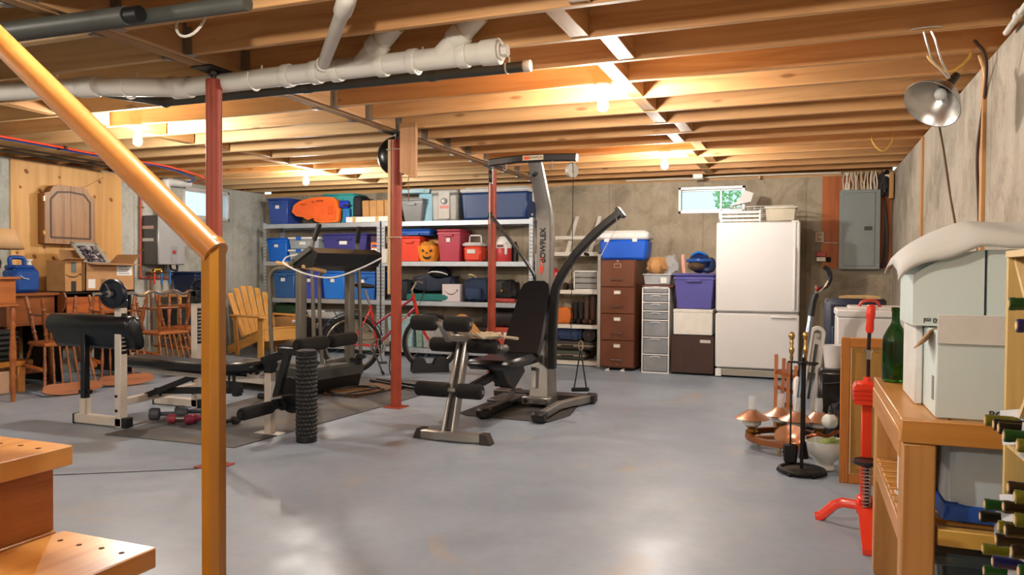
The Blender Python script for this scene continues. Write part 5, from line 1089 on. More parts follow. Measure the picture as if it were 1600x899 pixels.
part('back_panel', MB().box(bx0 + .10, bx1 - .05, by1 - .03, by1 - .012, .48, .74), wood('#c27a38', '#a75f22', 'x', .5, .2), t)
o = part('storage_bag', pillow(MB(), .40, .90, 2.52, 3.0, .512, .735, 71, .02, .16), plain('#b6c3c8', .6, 0, .1)); tag(o, 'pale blue grey soft storage bag on the lower shelf of the bench', 'bag')
o = part('folded_tarp', pillow(MB(), .385, .91, 2.51, 2.99, .477, .528, 72, .02, .14), plain('#1f4fa8', .5)); tag(o, 'folded blue tarpaulin under the pale bag on the bench shelf', 'tarp')
o = part('white_carton', MB().box(.30, .375, 2.66, 2.86, .477, .69, .004), PAPER); tag(o, 'narrow white carton at the near left of the bench shelf', 'box'); part('flap', MB().prism([(0, 0), (.07, 0), (.05, .03), (.0, .04)], (.30, 2.70, .48), (0, 1, 0), (-.6, 0, .5), .003), PAPER, o)
o = part('dark_bin', MB().box(.38, .90, 2.56, 3.1, 0, .36, .02, None, (.9, .9)), plain('#3c4a50', .25)); tag(o, 'dark glossy grey bin on the floor under the bench', 'bin'); part('rim', MB().box(.37, .91, 2.55, 3.11, .33, .37, .008), plain('#46565c', .25), o)
# boxes on the bench
CART = plain('#c9d6d3', .75, 0, .05, 3); CARTI = plain('#d9d8d2', .8); INK = plain('#3a3f44', .6)
t = thing('wine_carton', 'large pale wine carton with a folded down flap at the front of the bench', 'box', (0, 0, 0))
part('body', MB().box(.36, .86, 2.505, 3.04, .781, 1.035, .004), CART, t); part('flap', MB().box(.362, .858, 2.498, 2.503, 1.0, 1.085, .001), plain('#d2cfc9', .8), t)
part('side_flap', MB().prism([(0, 0), (.17, .0), (.16, .065), (.01, .07)], (.30, 2.50, .985), (.30, .95, .05), (.55, .1, .72), .004), plain('#d3a77c', .8), t)
part('tear', MB().box(.357, .3605, 2.535, 2.56, .83, .90), plain('#8a8580', .7), t)
text('lettering', 'BO', INK, t, .03, (.515, 2.5035, .800), (R(90), 0, 0), .0006, .0006)
o = part('white_carton', MB().box(.335, .358, 2.75, 3.06, .781, 1.03, .004).box(.335, .355, 2.75, 3.06, 1.03, 1.034), CARTI); tag(o, 'thin white carton standing behind the large wine carton on the bench', 'box')
for k, (x0, x1, lb) in enumerate(((.318, .512, 'upper pale wine carton at the left, marked with a bottle volume'), (.520, .90, 'upper pale wine carton at the right, behind the wine rack'))):
    c = part('wine_carton', MB().prism([(x0, 1.04), (x1, 1.04), (x1, 1.278)] + ([(.42, 1.262), (.35, 1.222), (x0, 1.20)] if k == 0 else [(x0, 1.278)]), (0, 3.02, 0), (1, 0, 0), (0, 0, 1), .34), CART); tag(c, lb, 'box')
    if k == 0: text('lettering', 'x 750 ml', INK, c, .021, (.385, 2.6792, 1.058), (R(90), R(180), 0), .0006, .0006)
def cloth(u, v):
    x = .272 + .66 * u; ridge = 1.235 + .135 * min(1, max(0, (u * .66) / .20)) ** .55 + .006 * math.sin(9 * u)
    hem = 1.18 + .105 * min(1, u * .66 / .22) ** .7 + .006 * math.sin(22 * u)
    if v < .5:
        k = v / .5; return (x, 2.655 - .018 * math.sin(PI * k) + .13 * k ** 1.6, hem + (ridge - hem) * k ** .75 + .004 * math.sin(14 * u + 5 * k))
    k = (v - .5) / .5; return (x, 2.785 + .30 * k, ridge - .02 * k * k - .06 * max(0, k - .8))
part_c = part('dust_cover', MB().grid(cloth, 44, 22), plain('#cfcfca', .85, 0, .05), None, .004); tag(part_c, 'pale grey cloth cover draped over the upper wine cartons', 'cloth')
# green jug
t = thing('wine_jug', 'large empty green glass wine bottle standing on the bench', 'bottle', (.333, 3.30, .782))
part('glass', MB().lathe([(.030, .004), (.044, 0), (.0475, .008), (.0475, .155), (.044, .175), (.030, .205), (.018, .225), (.0145, .24), (.0145, .272), (.0165, .274), (.0165, .288), (.0145, .290), (.0115, .290), (.0115, .24), (.016, .222), (.028, .20), (.042, .172), (.0445, .15), (.0445, .012), (.03, .014)], n=36), glass('#3f8a30', .02), t)
# red corker
RC = plain('#e8391b', .3, 0, .06, 4, coat=.4)
t = thing('floor_corker', 'bright red floor standing bottle corker with a lever handle', 'corker', (.28, 3.92, 0))
part('column', MB().box(-.023, .023, .0, .03, .07, .61, .006), RC, t); part('socket', MB().box(-.04, .04, -.035, .04, .065, .15, .01), RC, t)
part('front_leg', MB().loft([[V((a * w, y, z + b * .012)) for a, b in ((-1, -1), (1, -1), (1, 1), (-1, 1))] for y, z, w in ((-.03, .105, .036), (-.10, .10, .037), (-.30, .03, .036), (-.385, .014, .036))]), RC, t)
for s in (-1, 1): part('side_leg', MB().tube([(s * .02, .0, .105), (s * .10, .01, .108), (s * .135, .015, .09), (s * .19, .05, .02), (s * .215, .06, .012)], 0, 8, flat=(.022, .012, (0, .3, 1))), RC, t)
part('spring', MB().tube([(.018 * math.cos(a * .7), -.055 + .018 * math.sin(a * .7), .11 + a * .0018) for a in range(0, 115)], .0035, 5), STEEL, t); part('spring_rod', MB().cyl((0, -.055, .09), (0, -.055, .325), .009, n=10), DARKSTEEL, t)
part('bottle_plate', MB().lathe([(.012, 0), (.058, .002), (.064, .008), (.064, .02), (.058, .022), (.05, .017), (.012, .017)], (0, -.055, .315), n=30), plain('#18181a', .4), t)
part('head', MB().prism([(-.056, .592), (.056, .592), (.062, .61), (.062, .668), (.05, .688), (-.05, .688), (-.062, .668), (-.062, .61)], (0, .06, 0), (1, 0, 0), (0, 0, 1), .12), RC, t)
for z in (.612, .633, .654): part('head_rib', MB().box(-.064, .064, -.066, -.058, z, z + .011, .003), plain('#d22f14', .35), t)
part('head_cap', MB().lathe([(.046, .686), (.04, .696), (.02, .699), (.018, .715), (.01, .718)], n=18), RC, t)
part('lever', MB().tube([(0.003, 0, .70), (.004, .005, .86), (.008, .01, 1.0)], .0085, 8), plain('#2a1518', .35, .3), t); part('collar', MB().cyl((.003, .003, .80), (.004, .004, .835), .014, n=12).cyl((.004, .004, .835), (.004, .004, .845), .019, n=12), CHROME, t)
part('grip', MB().tube([(.006, .008, .925), (.007, .01, .94), (.009, .012, .98), (.010, .012, 1.01), (.012, .013, 1.05), (.012, .013, 1.058)], [.014, .019, .017, .021, .019, .012], 12), plain('#ef3a22', .35), t)

# wine rack
RK = wood('#d3b674', '#bd9c58', 'z', .5, .2); RKX = wood('#dcc08a', '#c9a468', 'y', .5, .2)
t = thing('wine_rack', 'plywood wine rack with crossed dividers at the right edge of the photo', 'wine rack', (0, 0, 0))
part('side_panel', MB().box(.478, .80, 2.235, 2.253, 0, 1.245, .001), RK, t); part('top_panel', MB().box(.476, .80, 1.25, 2.255, 1.245, 1.262, .001), RKX, t); part('side_panel', MB().box(.478, .80, 1.25, 1.268, 0, 1.245, .001), RK, t)
part('back_panel', MB().box(.80, .808, 1.25, 2.253, 0, 1.262), RK, t); part('shelf_panel', MB().box(.482, .80, 1.27, 2.234, .765, .783, .001), RKX, t); part('shelf_panel', MB().box(.482, .80, 1.27, 2.234, .02, .04, .001), RKX, t)
for (y0, z0), (y1, z1) in (((2.23, 1.24), (1.76, .79)), ((1.76, 1.24), (2.23, .79))): part('divider', MB().beam((.64, y0, z0), (.64, y1, z1), .014, .30, (1, 0, 0)), RKX, t)
CORK = plain('#c9a878', .8)
COLS = {'green': '#1c4a1e', 'olive': '#6a6a1e', 'black': '#17150f', 'navy': '#1d1f55', 'brown': '#2c2012'}
BG = {'green': '#12300f', 'olive': '#4a5210', 'black': '#0c1208', 'navy': '#0c1a10', 'brown': '#1a1208'}
POS = [[0.42, 1.954, 1.137], [0.42, 1.885, 1.093], [0.42, 2.165, 0.841], [0.424, 2.095, 0.844], [0.42, 2.026, 0.848], [0.416, 1.957, 0.844], [0.42, 1.861, 0.843], [0.42, 1.928, 0.736], [0.412, 1.837, 0.74], [0.419, 2.147, 0.636], [0.42, 2.2, 0.591], [0.423, 1.98, 0.679], [0.421, 1.873, 0.682], [0.421, 2.014, 0.623], [0.416, 1.929, 0.641], [0.427, 2.063, 0.578], [0.427, 2.2, 0.509], [0.415, 1.867, 0.615], [0.426, 2.088, 0.516], [0.419, 2.142, 0.473], [0.413, 1.8, 0.597]]
KIND = ['green', 'navy', 'olive', 'black', 'black', 'green', 'olive', 'brown', 'olive', 'green', 'black', 'brown', 'olive', 'olive', 'brown', 'brown', 'olive', 'brown', 'navy', 'green', 'green']
LBL = ['green topped wine bottle in the upper bin of the rack', 'navy topped wine bottle in the upper bin of the rack', 'olive gold topped wine bottle sticking out furthest above the bench rail', 'black topped wine bottle second from the left in the top row of the lower bin', 'black topped wine bottle third from the left in the top row of the lower bin', 'dark green topped wine bottle fourth in the top row of the lower bin', 'olive topped wine bottle at the right end of the top row of the lower bin', 'brown topped wine bottle alone at the top right of the lower pile', 'olive topped wine bottle under the topmost brown one of the lower pile', 'green topped wine bottle highest at the left of the lower pile', 'black topped wine bottle furthest left of the lower pile', 'brown topped wine bottle at the middle of the lower pile, upper row', 'olive topped wine bottle right of the middle in the lower pile', 'olive topped wine bottle just above the middle row of the lower pile', 'brown topped wine bottle with a bright cork in the middle of the pile', 'brown topped wine bottle below the middle of the lower pile', 'small olive topped wine bottle low at the left of the lower pile', 'brown topped wine bottle low at the right of the lower pile', 'navy topped wine bottle in the lower pile', 'green topped wine bottle at the bottom left of the lower pile', 'green topped wine bottle at the bottom right of the lower pile']
TAGS = {0, 2, 5, 9, 10, 12, 16, 18}
for i, (x, y, z) in enumerate(POS):
    k = KIND[i]; b = thing('wine_bottle', LBL[i], 'bottle', (x, y, z), 0, 'wine bottles in the rack')
    part('glass', MB().lathe([(.0125, .055), (.0125, .085), (.016, .10), (.026, .118), (.032, .135), (.0335, .15), (.0335, .285), (.03, .292), (.012, .286)], (0, 0, 0), (1, 0, 0), 18), plain(BG[k], .12, 0, .1, coat=.5), b)
    part('capsule', MB().lathe([(.0105, .0), (.0145, .001), (.0148, .012), (.0138, .014), (.0138, .058), (.013, .062)], (0, 0, 0), (1, 0, 0), 16), plain(COLS[k], .35, .2, .1), b)
    part('cork', MB().cyl((-.001, 0, 0), (.004, 0, 0), .0095, n=12), CORK, b)
    if i in TAGS:
        w, h, a = .028, .075, R(random.choice((-25, -12, 15, 28)))
        part('neck_tag', MB().box(-.0006, .0006, -w, w * .8, -h * .75, h * .4, 0, MX.Translation((.055, 0, 0)) @ MX.Rotation(a, 4, 'X') @ MX.Rotation(R(58), 4, 'Z')), plain('#cfd3dc', .7), b)

# chandelier on the floor
CW = wood('#8f5428', '#6c3a18', 'x', .35, .1, 2); COP = plain('#dba585', .32, .85, .08); MILK = plain('#d5dad4', .25, 0, .04); CH_G = clearplastic('#f2f6f6', .25, .05)
t = thing('chandelier', 'wagon wheel chandelier with copper shaded oil lamps set down on the floor', 'chandelier', (-.10, 5.50, 0))
part('wheel_ring', MB().lathe([(.235, .06), (.275, .06), (.278, .075), (.275, .095), (.235, .095)], n=56, caps=False).add([], []), CW, t, .002)
for k in range(4): part('spoke', MB().beam((.03 * math.cos(R(20 + 90 * k)), .03 * math.sin(R(20 + 90 * k)), .078), (.24 * math.cos(R(20 + 90 * k)), .24 * math.sin(R(20 + 90 * k)), .078), .03, .025, b=.004), CW, t)
part('hub', MB().lathe([(.02, .05), (.05, .055), (.055, .09), (.03, .105), (.02, .15), (.01, .16)], n=20), BRASS, t)
for k in range(3): part('foot', MB().cyl((.25 * math.cos(R(-100 + 120 * k)), .25 * math.sin(R(-100 + 120 * k)), 0), (.25 * math.cos(R(-100 + 120 * k)), .25 * math.sin(R(-100 + 120 * k)), .062), .008, .01, 8), BRASS, t)
for x, y in ((-.235, .04), (-.05, .25), (.20, .14), (.06, .10)):
    q = (x, y, .09); lm_ = part('lamp_font', MB().lathe([(.03, 0), (.045, .005), (.03, .02), (.035, .03), (.045, .045)], q, n=20), BRASS, t)
    part('milk_glass', MB().lathe([(.04, .04), (.062, .055), (.066, .085), (.05, .115), (.03, .125)], q, n=24), MILK, lm_); part('shade', MB().lathe([(.118, .095), (.121, .098), (.07, .125), (.035, .155), (.033, .155), (.068, .121)], q, n=36), COP, lm_)
    part('chimney', MB().lathe([(.026, .15), (.028, .19), (.024, .25), (.0225, .25), (.0265, .19), (.0245, .15)], q, n=20), CH_G, lm_)
part('copper_bowl', MB().lathe([(.02, .0), (.06, .01), (.095, .045), (.098, .05), (.09, .046), (.055, .016), (.02, .008)], (.02, -.08, .075), (-.1, -.55, .8), 28), COP, t)
# fire irons
IR = plain('#191614', .5, .4)
t = thing('fire_iron_stand', 'black iron fire tool stand with brass handled tools', 'fire tools', (-.005, 4.86, 0))
part('base_ring', MB().tube([(.125 * math.cos(2 * PI * k / 32), .125 * math.sin(2 * PI * k / 32), .022) for k in range(32)], .014, 8, closed=True).lathe([(.012, .012), (.125, .015), (.125, .022), (.012, .03)], n=32), IR, t)
for k in range(6): part('base_foot', MB().ball((.13 * math.cos(k * 1.05), .13 * math.sin(k * 1.05), .012), .014, 8, 6), IR, t)
part('post', MB().box(-.010, .010, -.010, .010, .02, .70, .003), IR, t)
part('cross_bar', MB().beam((-.085, .02, .668), (.085, -.02, .668), .02, .012, b=.003).beam((-.02, -.07, .668), (.02, .07, .668), .02, .012, b=.003).box(-.005, .075, -.03, -.01, .655, .66), IR, t)
def brass_tool(x, y, kind):
    h = part('tool_handle', MB().lathe([(.006, .67), (.011, .69), (.008, .71), (.015, .73), (.016, .745), (.009, .76), (.012, .785), (.008, .80), (.017, .815), (.019, .83), (.013, .845), (.003, .85)], (x, y, 0), n=16), BRASS, t)
    part('tool_shaft', MB().cyl((x, y, .17), (x - .0, y, .68), .0055, n=8), IR, h)
    if kind: part('shovel', MB().box(x - .045, x + .045, y - .012, y + .012, .05, .17, .012, None, (.8, 1)), IR, h)
    else: part('brush', MB().cyl((x, y, .08), (x, y, .18), .03, .012, 12), IR, h)
brass_tool(-.065, .01, True); brass_tool(.012, .055, False)
# white bowl
t = thing('glass_bowl', 'white footed milk glass bowl holding odds and ends', 'bowl', (.125, 5.02, 0)); part('bowl', MB().lathe([(.05, 0), (.065, .006), (.05, .03), (.055, .05), (.10, .09), (.125, .14), (.128, .18), (.12, .18), (.11, .14), (.05, .08)], n=36), plain('#d9ddd8', .15, 0, .04, coat=.4), t)
o = part('moss_ball', crumple(MB(), (.155, 5.02, .165), (.055, .06, .035), 81), plain('#8c9a5a', .9, 0, .4, 20)); tag(o, 'clump of pale green moss in the white bowl', 'plant')
o = part('copper_pipe', MB().tube(bez([(.02, 4.95, .20), (.08, 4.94, .225), (.14, 4.96, .215), (.20, 5.0, .24), (.24, 5.0, .20)], 5), .011, 8), plain('#8a4f32', .3, .8)); tag(o, 'copper pipe bend lying across the white bowl', 'pipe')
t = thing('glass_globe', 'round white glass globe with a dark metal finial behind the bowl', 'globe', (.165, 5.42, .0)); part('globe', MB().ball((0, 0, .225), .052, 20, 12), MILK, t); part('finial', MB().lathe([(.022, .27), (.012, .285), (.014, .30), (.004, .33)], n=12), DARKSTEEL, t); part('base', MB().lathe([(.06, 0), (.06, .02), (.03, .05), (.025, .16), (.035, .178)], n=20), DARKSTEEL, t)
# vacuum / steam mop
t = thing('stick_vacuum', 'blue and chrome stick vacuum with a curved black handle', 'vacuum cleaner', (0, 0, 0))
part('pole', MB().tube([(-.045, 6.05, .05), (.0, 6.12, .55), (.045, 6.18, .90)], .022, 12), plain('#8fa0b4', .15, .9), t); part('grip_sleeve', MB().tube([(.042, 6.18, .88), (.06, 6.2, 1.0), (.075, 6.21, 1.04)], .028, 12), plain('#10131a', .4), t)
part('handle', MB().tube(bez([(.07, 6.21, 1.02), (.09, 6.21, 1.07), (.15, 6.22, 1.11), (.178, 6.22, 1.17), (.165, 6.22, 1.23), (.13, 6.22, 1.255)], 6), .018, 12), plain('#12141a', .25), t)
part('trim', MB().tube(bez([(.085, 6.19, 1.06), (.14, 6.195, 1.105), (.162, 6.197, 1.15)], 5), .008, 8), CHROME, t); part('button', MB().ball((.085, 6.185, 1.09), .015, 10, 6), plain('#b03020', .4), t); part('hook', MB().box(.068, .085, 6.18, 6.20, 1.05, 1.12, .004), CHROME, t)
part('floor_head', MB().box(-.17, .07, 5.97, 6.10, .0, .07, .02), plain('#14161c', .4), t)
# white walking frame
t = thing('ironing_board', 'narrow white ironing board frame leaning upright behind the fire tools', 'ironing board', (0, 0, 0))
oc = lambda f: V((.015 + .085 * f, 6.52 + .06 * f, .02 + .70 * f))
mb = MB(); L_ = []
for k in range(13): a = PI * k / 12; L_.append(oc(1.0) + V((.045 * math.cos(a) * 1.0, 0, .045 * math.sin(a))))
pts = [oc(0) + V((.045, 0, 0))] + L_ + [oc(0) + V((-.045, 0, 0))]
part('frame', MB().tube(pts, 0, 8, flat=(.02, .016, (0, 1, 0))), plain('#cfcac4', .45), t); part('web', MB().beam(oc(.55), oc(1.0), .075, .01, (0, 1, 0)), plain('#bdb7b0', .5), t); part('slot', MB().beam(oc(.25) + V((0, -.012, 0)), oc(.88) + V((0, -.012, 0)), .02, .012, (0, 1, 0)), plain('#3a3532', .6), t)
part('pivot', MB().cyl(oc(.98) + V((0, -.02, 0)), oc(.98) + V((0, -.03, 0)), .02, n=14), plain('#a8a29a', .4), t); part('foot', MB().cyl((-.02, 6.50, .012), (.06, 6.54, .012), .012, n=8), BLACKP, t)
# slatted wood
t = thing('folding_rack', 'orange brown slatted wooden rack standing behind the fire tools', 'wooden rack', (0, 0, 0)); SLW = wood('#b96a34', '#9a5024', 'z', .4, .2)
for k in range(4):
    x = -.205 + .045 * k; part('slat', MB().beam((x, 6.30 + .02 * k, .0), (x + .012 * (k % 2), 6.36 + .02 * k, .56 - .03 * k), .028, .014, (0, 1, 0), .003), SLW, t)
for z in (.16, .28, .40): part('rung', MB().beam((-.215, 6.33, z + .03), (-.05, 6.42, z - .03), .016, .03, b=.003), SLW, t)
part('white_cap', MB().box(-.075, -.02, 6.25, 6.32, .04, .40, .02), WHITEP, t)
# dark things in the corner
o = part('black_case', MB().box(.10, .44, 5.98, 6.30, 0, .50, .03), plain('#121214', .3)); tag(o, 'glossy black case on the floor under the white bucket', 'case')
part('handle', MB().tube([(.14, 5.98, .40), (.15, 5.95, .40), (.28, 5.95, .42), (.29, 5.98, .42)], .01, 6), BLACKP, o)
o = part('black_bag', pillow(MB(), .20, .44, 5.66, 5.94, 0, .33, 91, .1, .5), plain('#191719', .35, 0, .3)); tag(o, 'shiny black bag slumped behind the glass globe', 'bag')
t = thing('white_bucket', 'small white plastic bucket on the black case', 'bucket', (.20, 6.12, .502)); part('body', MB().lathe([(.055, 0), (.07, .16), (.073, .17), (.066, .17), (.05, .012)], n=28), plain('#d8d6d4', .5), t); part('bail', MB().tube(arc((0, 0, .15), .072, 190, 350, 14, (1, 0, 0), (0, -.45, .85)), .003, 5), STEEL, t)
# panel, chest, suitcase
PO = wood('#c47a30', '#a9611f', 'z', .4, .1, 1, .2)
t = thing('cabinet_door', 'orange brown wooden panelled cabinet door standing on the floor', 'cabinet door', (0, 0, 0))
part('stile', MB().box(.197, .245, 4.72, 4.745, 0, .838, .003), PO, t); part('stile', MB().box(.60, .65, 4.72, 4.745, 0, .838, .003), PO, t); part('rail', MB().box(.245, .60, 4.72, 4.745, .785, .838, .003), wood('#c47a30', '#a9611f', 'x', .4, .1, 1, .2), t); part('rail', MB().box(.245, .60, 4.72, 4.745, 0, .05, .003), wood('#c47a30', '#a9611f', 'x', .4, .1, 1, .2), t)
part('centre_panel', MB().box(.248, .597, 4.735, 4.742, .05, .785), wood('#ad8038', '#966a28', 'z', .5, .1), t); part('raised_panel', MB().box(.272, .572, 4.722, 4.738, .08, .755, .012), wood('#b3863c', '#9c7030', 'z', .5, .1), t); part('bead', MB().tube([(.252, 4.73, .055), (.252, 4.73, .78), (.594, 4.73, .78), (.594, 4.73, .055)], .007, 6, closed=True), wood('#dfae70', '#c8924e', 'z', .5, .1), t)
t = thing('chest_freezer', 'white insulated chest behind the cabinet door', 'chest', (0, 0, 0)); part('body', MB().box(.24, .86, 6.50, 7.02, 0, .86, .012), plain('#d6d2d0', .5, 0, .04), t); part('lid', MB().box(.232, .868, 6.49, 7.03, .862, .922, .012), plain('#dcd8d6', .45, 0, .04), t); part('lid_top', MB().box(.33, .80, 6.55, 6.96, .918, .945, .008), plain('#d9cfcc', .5), t)
part('handle', MB().tube(bez([(.40, 6.60, .935), (.43, 6.60, .985), (.52, 6.60, .99), (.56, 6.60, .935)], 5), .012, 8), plain('#d2483e', .4), t)
t = thing('blue_suitcase', 'dark navy suitcase standing against the back corner', 'suitcase', (0, 0, 0)); part('shell', MB().box(.165, .66, 7.16, 7.46, .03, .985, .05), plain('#16233c', .55), t); part('zip_band', MB().box(.162, .663, 7.29, 7.33, .028, .988, .05), plain('#0f1828', .5), t)
for x in (.22, .60): part('wheel', MB().cyl((x, 7.25, .028), (x + .03, 7.25, .028), .028, n=12), BLACKP, t)
part('front_pocket', MB().box(.22, .61, 7.145, 7.17, .12, .75, .02), plain('#1a2946', .6), t)
o = part('cardboard_sheet', MB().prism([(-.17, -.02), (.16, -.06), (.13, .07), (.06, .13), (-.10, .08)], (0, 0, 0), (1, 0, 0), (0, 1, .05), .02), plain('#c9a673', .8)); o.location = (.45, 7.28, .99); tag(o, 'torn tan cardboard sheet lying on the navy suitcase', 'cardboard')
# ================================================================ left side: wall things, desks, upturned chairs
o = part('plywood_board', MB().box(XL + .001, XL + .016, 5.69, 7.12, .25, 2.40, .001), wood('#d9a866', '#c8924c', 'z', .55, .8, .55)); tag(o, 'large knotty plywood sheet fixed to the left wall', 'board')
KN = plain('#8a5424', .6, 0, .3, 40)
for k, (y, z) in enumerate([(5.87, 2.281), (5.8, 2.101), (6.8, 2.269), (6.962, 2.067), (6.268, 2.262), (6.73, 2.08), (6.032, 2.081), (5.758, 1.378), (6.185, 1.328), (5.958, 1.342), (6.075, 1.445)]): part('knot', MB().lathe([(.002, 0), ((.022, .014, .018)[k % 3], 0), ((.020, .012, .016)[k % 3], .0012), (.002, .0015)], (XL + .016, y, z), (1, 0, 0), 14, sx=1, sy=1.35), KN, o)
# dart cabinet
DW = wood('#a57c54', '#8d6440', 'z', .45, .0, 2); DDK = plain('#4b3423', .5)
t = thing('dart_cabinet', 'closed wooden dartboard cabinet with arched top on the plywood', 'cabinet', (XL + .018, 6.315, 1.49))
# outline in (y,z): local y from -.32..+.32
OUT = [(-.32, 0), (.32, 0), (.32, .56), (.26, .575), (.22, .64), (.16, .665), (-.16, .665), (-.22, .64), (-.26, .575), (-.32, .56)]
part('carcass', MB().prism([(y * .99, z) for y, z in OUT], (0, 0, 0), (0, 1, 0), (0, 0, 1), .095), wood('#8a5c34', '#6f4524', 'z', .5, .1), t)
IN = [(.02, .07), (.255, .07), (.255, .50), (.17, .575), (.02, .595)]
for s, nm in ((-1, 'left'), (1, 'right')):
    P = [(0.002, 0), (.32, 0), (.32, .565), (.26, .58), (.22, .645), (.16, .67), (.002, .67)]
    pp = [(s * y, z) for y, z in P]; pp = pp if s > 0 else pp[::-1]
    dr = part('door', MB().prism(pp, (.097, 0, 0), (0, 1, 0), (0, 0, 1), .022), DW, t)
    I = [(0.004, .07), (.25, .07), (.25, .50), (.17, .585), (.004, .60)]
    mb = MB()
    for a, b in zip(I[:-1], I[1:]): mb.beam((.121, s * a[0], a[1]), (.121, s * b[0], b[1]), .022, .006, (1, 0, 0))
    part('inlay', mb, DDK, dr)
for z in (.12, .50): part('hinge', MB().box(.085, .118, -.332, -.318, z - .03, z + .03, .003), BRASS, t)
o = part('small_shelf', MB().box(XL + .02, XL + .10, 6.62, 6.78, 1.38, 1.40, .002), wood('#8a5c34', '#6f4524', 'y', .5, .1)); tag(o, 'small dark wooden ledge on the plywood right of the dart cabinet', 'shelf'); part('cleat', MB().box(XL + .02, XL + .04, 6.64, 6.76, 1.33, 1.38, .002), DDK, o)
# tankless heater
t = thing('water_heater', 'grey wall hung tankless water heater above the blue bin', 'water heater', (XL + .01, 7.64, 1.27))
part('case', MB().box(0, .27, -.225, .225, .0, .635, .008), plain('#5d5f60', .4, .3, .06), t); part('front_cover', MB().box(.272, .30, -.225, .225, .0, .635, .012), plain('#a9adae', .35, .3, .04), t)
for z0, z1, c in ((.46, .50, '#d9b8b0'), (.30, .34, '#d5d5d2')): part('label', MB().box(.03, .22, -.229, -.224, z0, z1), plain(c, .6), t)
part('control_panel', MB().box(.299, .305, -.02, .09, .03, .24, .004), plain('#8e9294', .4), t); part('control_knob', MB().box(.303, .312, .0, .06, .14, .19, .004), plain('#a32c3a', .4), t)
fl = part('flue', MB().cyl((.15, .04, .635), (.15, .04, 1.12), .058, n=22), plain('#d5d6d4', .4, 0, .05), t); part('flue_band', MB().cyl((.15, .04, .665), (.15, .04, .705), .066, n=22).cyl((.15, .04, .72), (.15, .04, .735), .064, n=22), CHROME, fl); part('flue_elbow', MB().cyl((.15, .04, 1.10), (.15, .45, 1.12), .058, n=20), plain('#cfd0ce', .4), fl)
for y, c, n_ in ((-.14, '#c23b32', 'hot_pipe'), (-.02, '#1d6fc0', 'cold_pipe'), (.12, '#2072c8', 'cold_pipe')): part(n_, MB().cyl((.14, y, -.05), (.14, y, -.26), .014, n=10), plain(c, .4), t)
part('valve', MB().cyl((.14, -.19, -.09), (.14, .02, -.09), .018, n=10).ball((.14, -.14, -.09), .03, 10, 8).ball((.14, -.03, -.09), .03, 10, 8), BRASS, t); part('valve_handle', MB().box(.165, .18, -.17, -.06, -.075, -.05, .006), plain('#e0b02a', .4), t)
part('drain_hose', MB().tube(bez([(.16, .10, 0), (.17, .12, -.06), (.18, .20, -.07), (.17, .21, .0)], 5), .014, 8), BLACKP, t); part('gas_valve', MB().cyl((.12, .05, 0), (.12, .05, -.10), .02, n=10), DARKSTEEL, t)
o = part('red_pipe', MB().cyl((XL + .03, 7.40, 2.36), (XL + .03, 7.39, 1.10), .018, n=12).cyl((XL + .03, 7.39, 1.10), (XL + .03, 7.95, 1.09), .014, n=10), plain('#b5543f', .45)); tag(o, 'red copper pipe running down the left wall beside the water heater', 'pipe')
for z in (2.0, 1.45): part('pipe_clip', MB().box(XL, XL + .055, 7.37, 7.43, z, z + .02), BRASS, o)
o = part('copper_pipe', MB().cyl((XL + .06, 7.52, 1.16), (XL + .06, 7.54, .25), .014, n=10).cyl((XL + .06, 7.45, 1.16), (XL + .12, 7.62, 1.16), .014, n=10), plain('#8a5a3c', .4, .7)); tag(o, 'copper pipe descending below the water heater', 'pipe')
o = part('picture_wire', MB().tube(bez([(XL + .02, 6.47, 2.16), (XL + .02, 6.62, 2.20), (XL + .02, 6.85, 2.33)], 5), .003, 5), plain('#a97f50', .6)); tag(o, 'thin wire rising from the dart cabinet to the joists', 'wire')

# desks
MAH = wood('#8a4f26', '#6c3816', 'y', .35, .1, 1.4, .2); MAHZ = wood('#7a4420', '#5d3012', 'z', .4, .1, 1.4, .2)
t = thing('writing_desk', 'brown wooden writing desk with a carved back gallery against the left wall', 'desk', (0, 0, 0))
part('top', MB().box(-7.98, -7.36, 5.16, 5.74, .925, .955, .005), MAH, t); part('case', MB().box(-7.96, -7.40, 5.19, 5.71, .62, .924, .004), MAH, t)
for x in (-7.94, -7.42):
    for y in (5.22, 5.68): part('leg', MB().box(x - .02, x + .02, y - .02, y + .02, 0, .62, .006), MAHZ, t)
part('side_scroll', MB().prism([(0, .955), (.09, .955), (.12, .90), (.10, .80), (.04, .72), (0, .70)], (-7.40, 5.74, 0), (1, 0, 0), (0, 0, 1), -.02), MAHZ, t); part('lower_shelf', MB().box(-7.94, -7.44, 5.24, 5.66, .12, .16, .004), MAHZ, t); part('back_board', MB().box(-7.97, -7.95, 5.24, 5.66, .16, .62), MAHZ, t)
part('gallery', MB().prism([(5.30, .956), (5.73, .956), (5.70, 1.0), (5.63, 1.03), (5.54, 1.03), (5.45, 1.045), (5.34, 1.03), (5.30, 1.0)], (-7.93, 0, 0), (0, 1, 0), (0, 0, 1), .02), MAH, t)
t = thing('black_desk', 'black topped desk carrying two cardboard boxes', 'desk', (0, 0, 0)); BD = plain('#15120f', .45)
part('top', MB().box(-7.98, -7.36, 5.76, 6.70, .935, .962, .004), BD, t)
for y in (5.775, 6.66): part('side', MB().box(-7.96, -7.38, y - .012, y + .012, 0, .934, .002), BD, t)
part('back', MB().box(-7.96, -7.94, 5.79, 6.645, .3, .934), BD, t); part('inner_shelf', MB().box(-7.95, -7.40, 5.79, 6.645, .60, .62), BD, t); part('front_panel', MB().box(-7.42, -7.40, 5.85, 6.60, .70, .90, .004), wood('#b5622c', '#92481a', 'y', .4, .2), t)
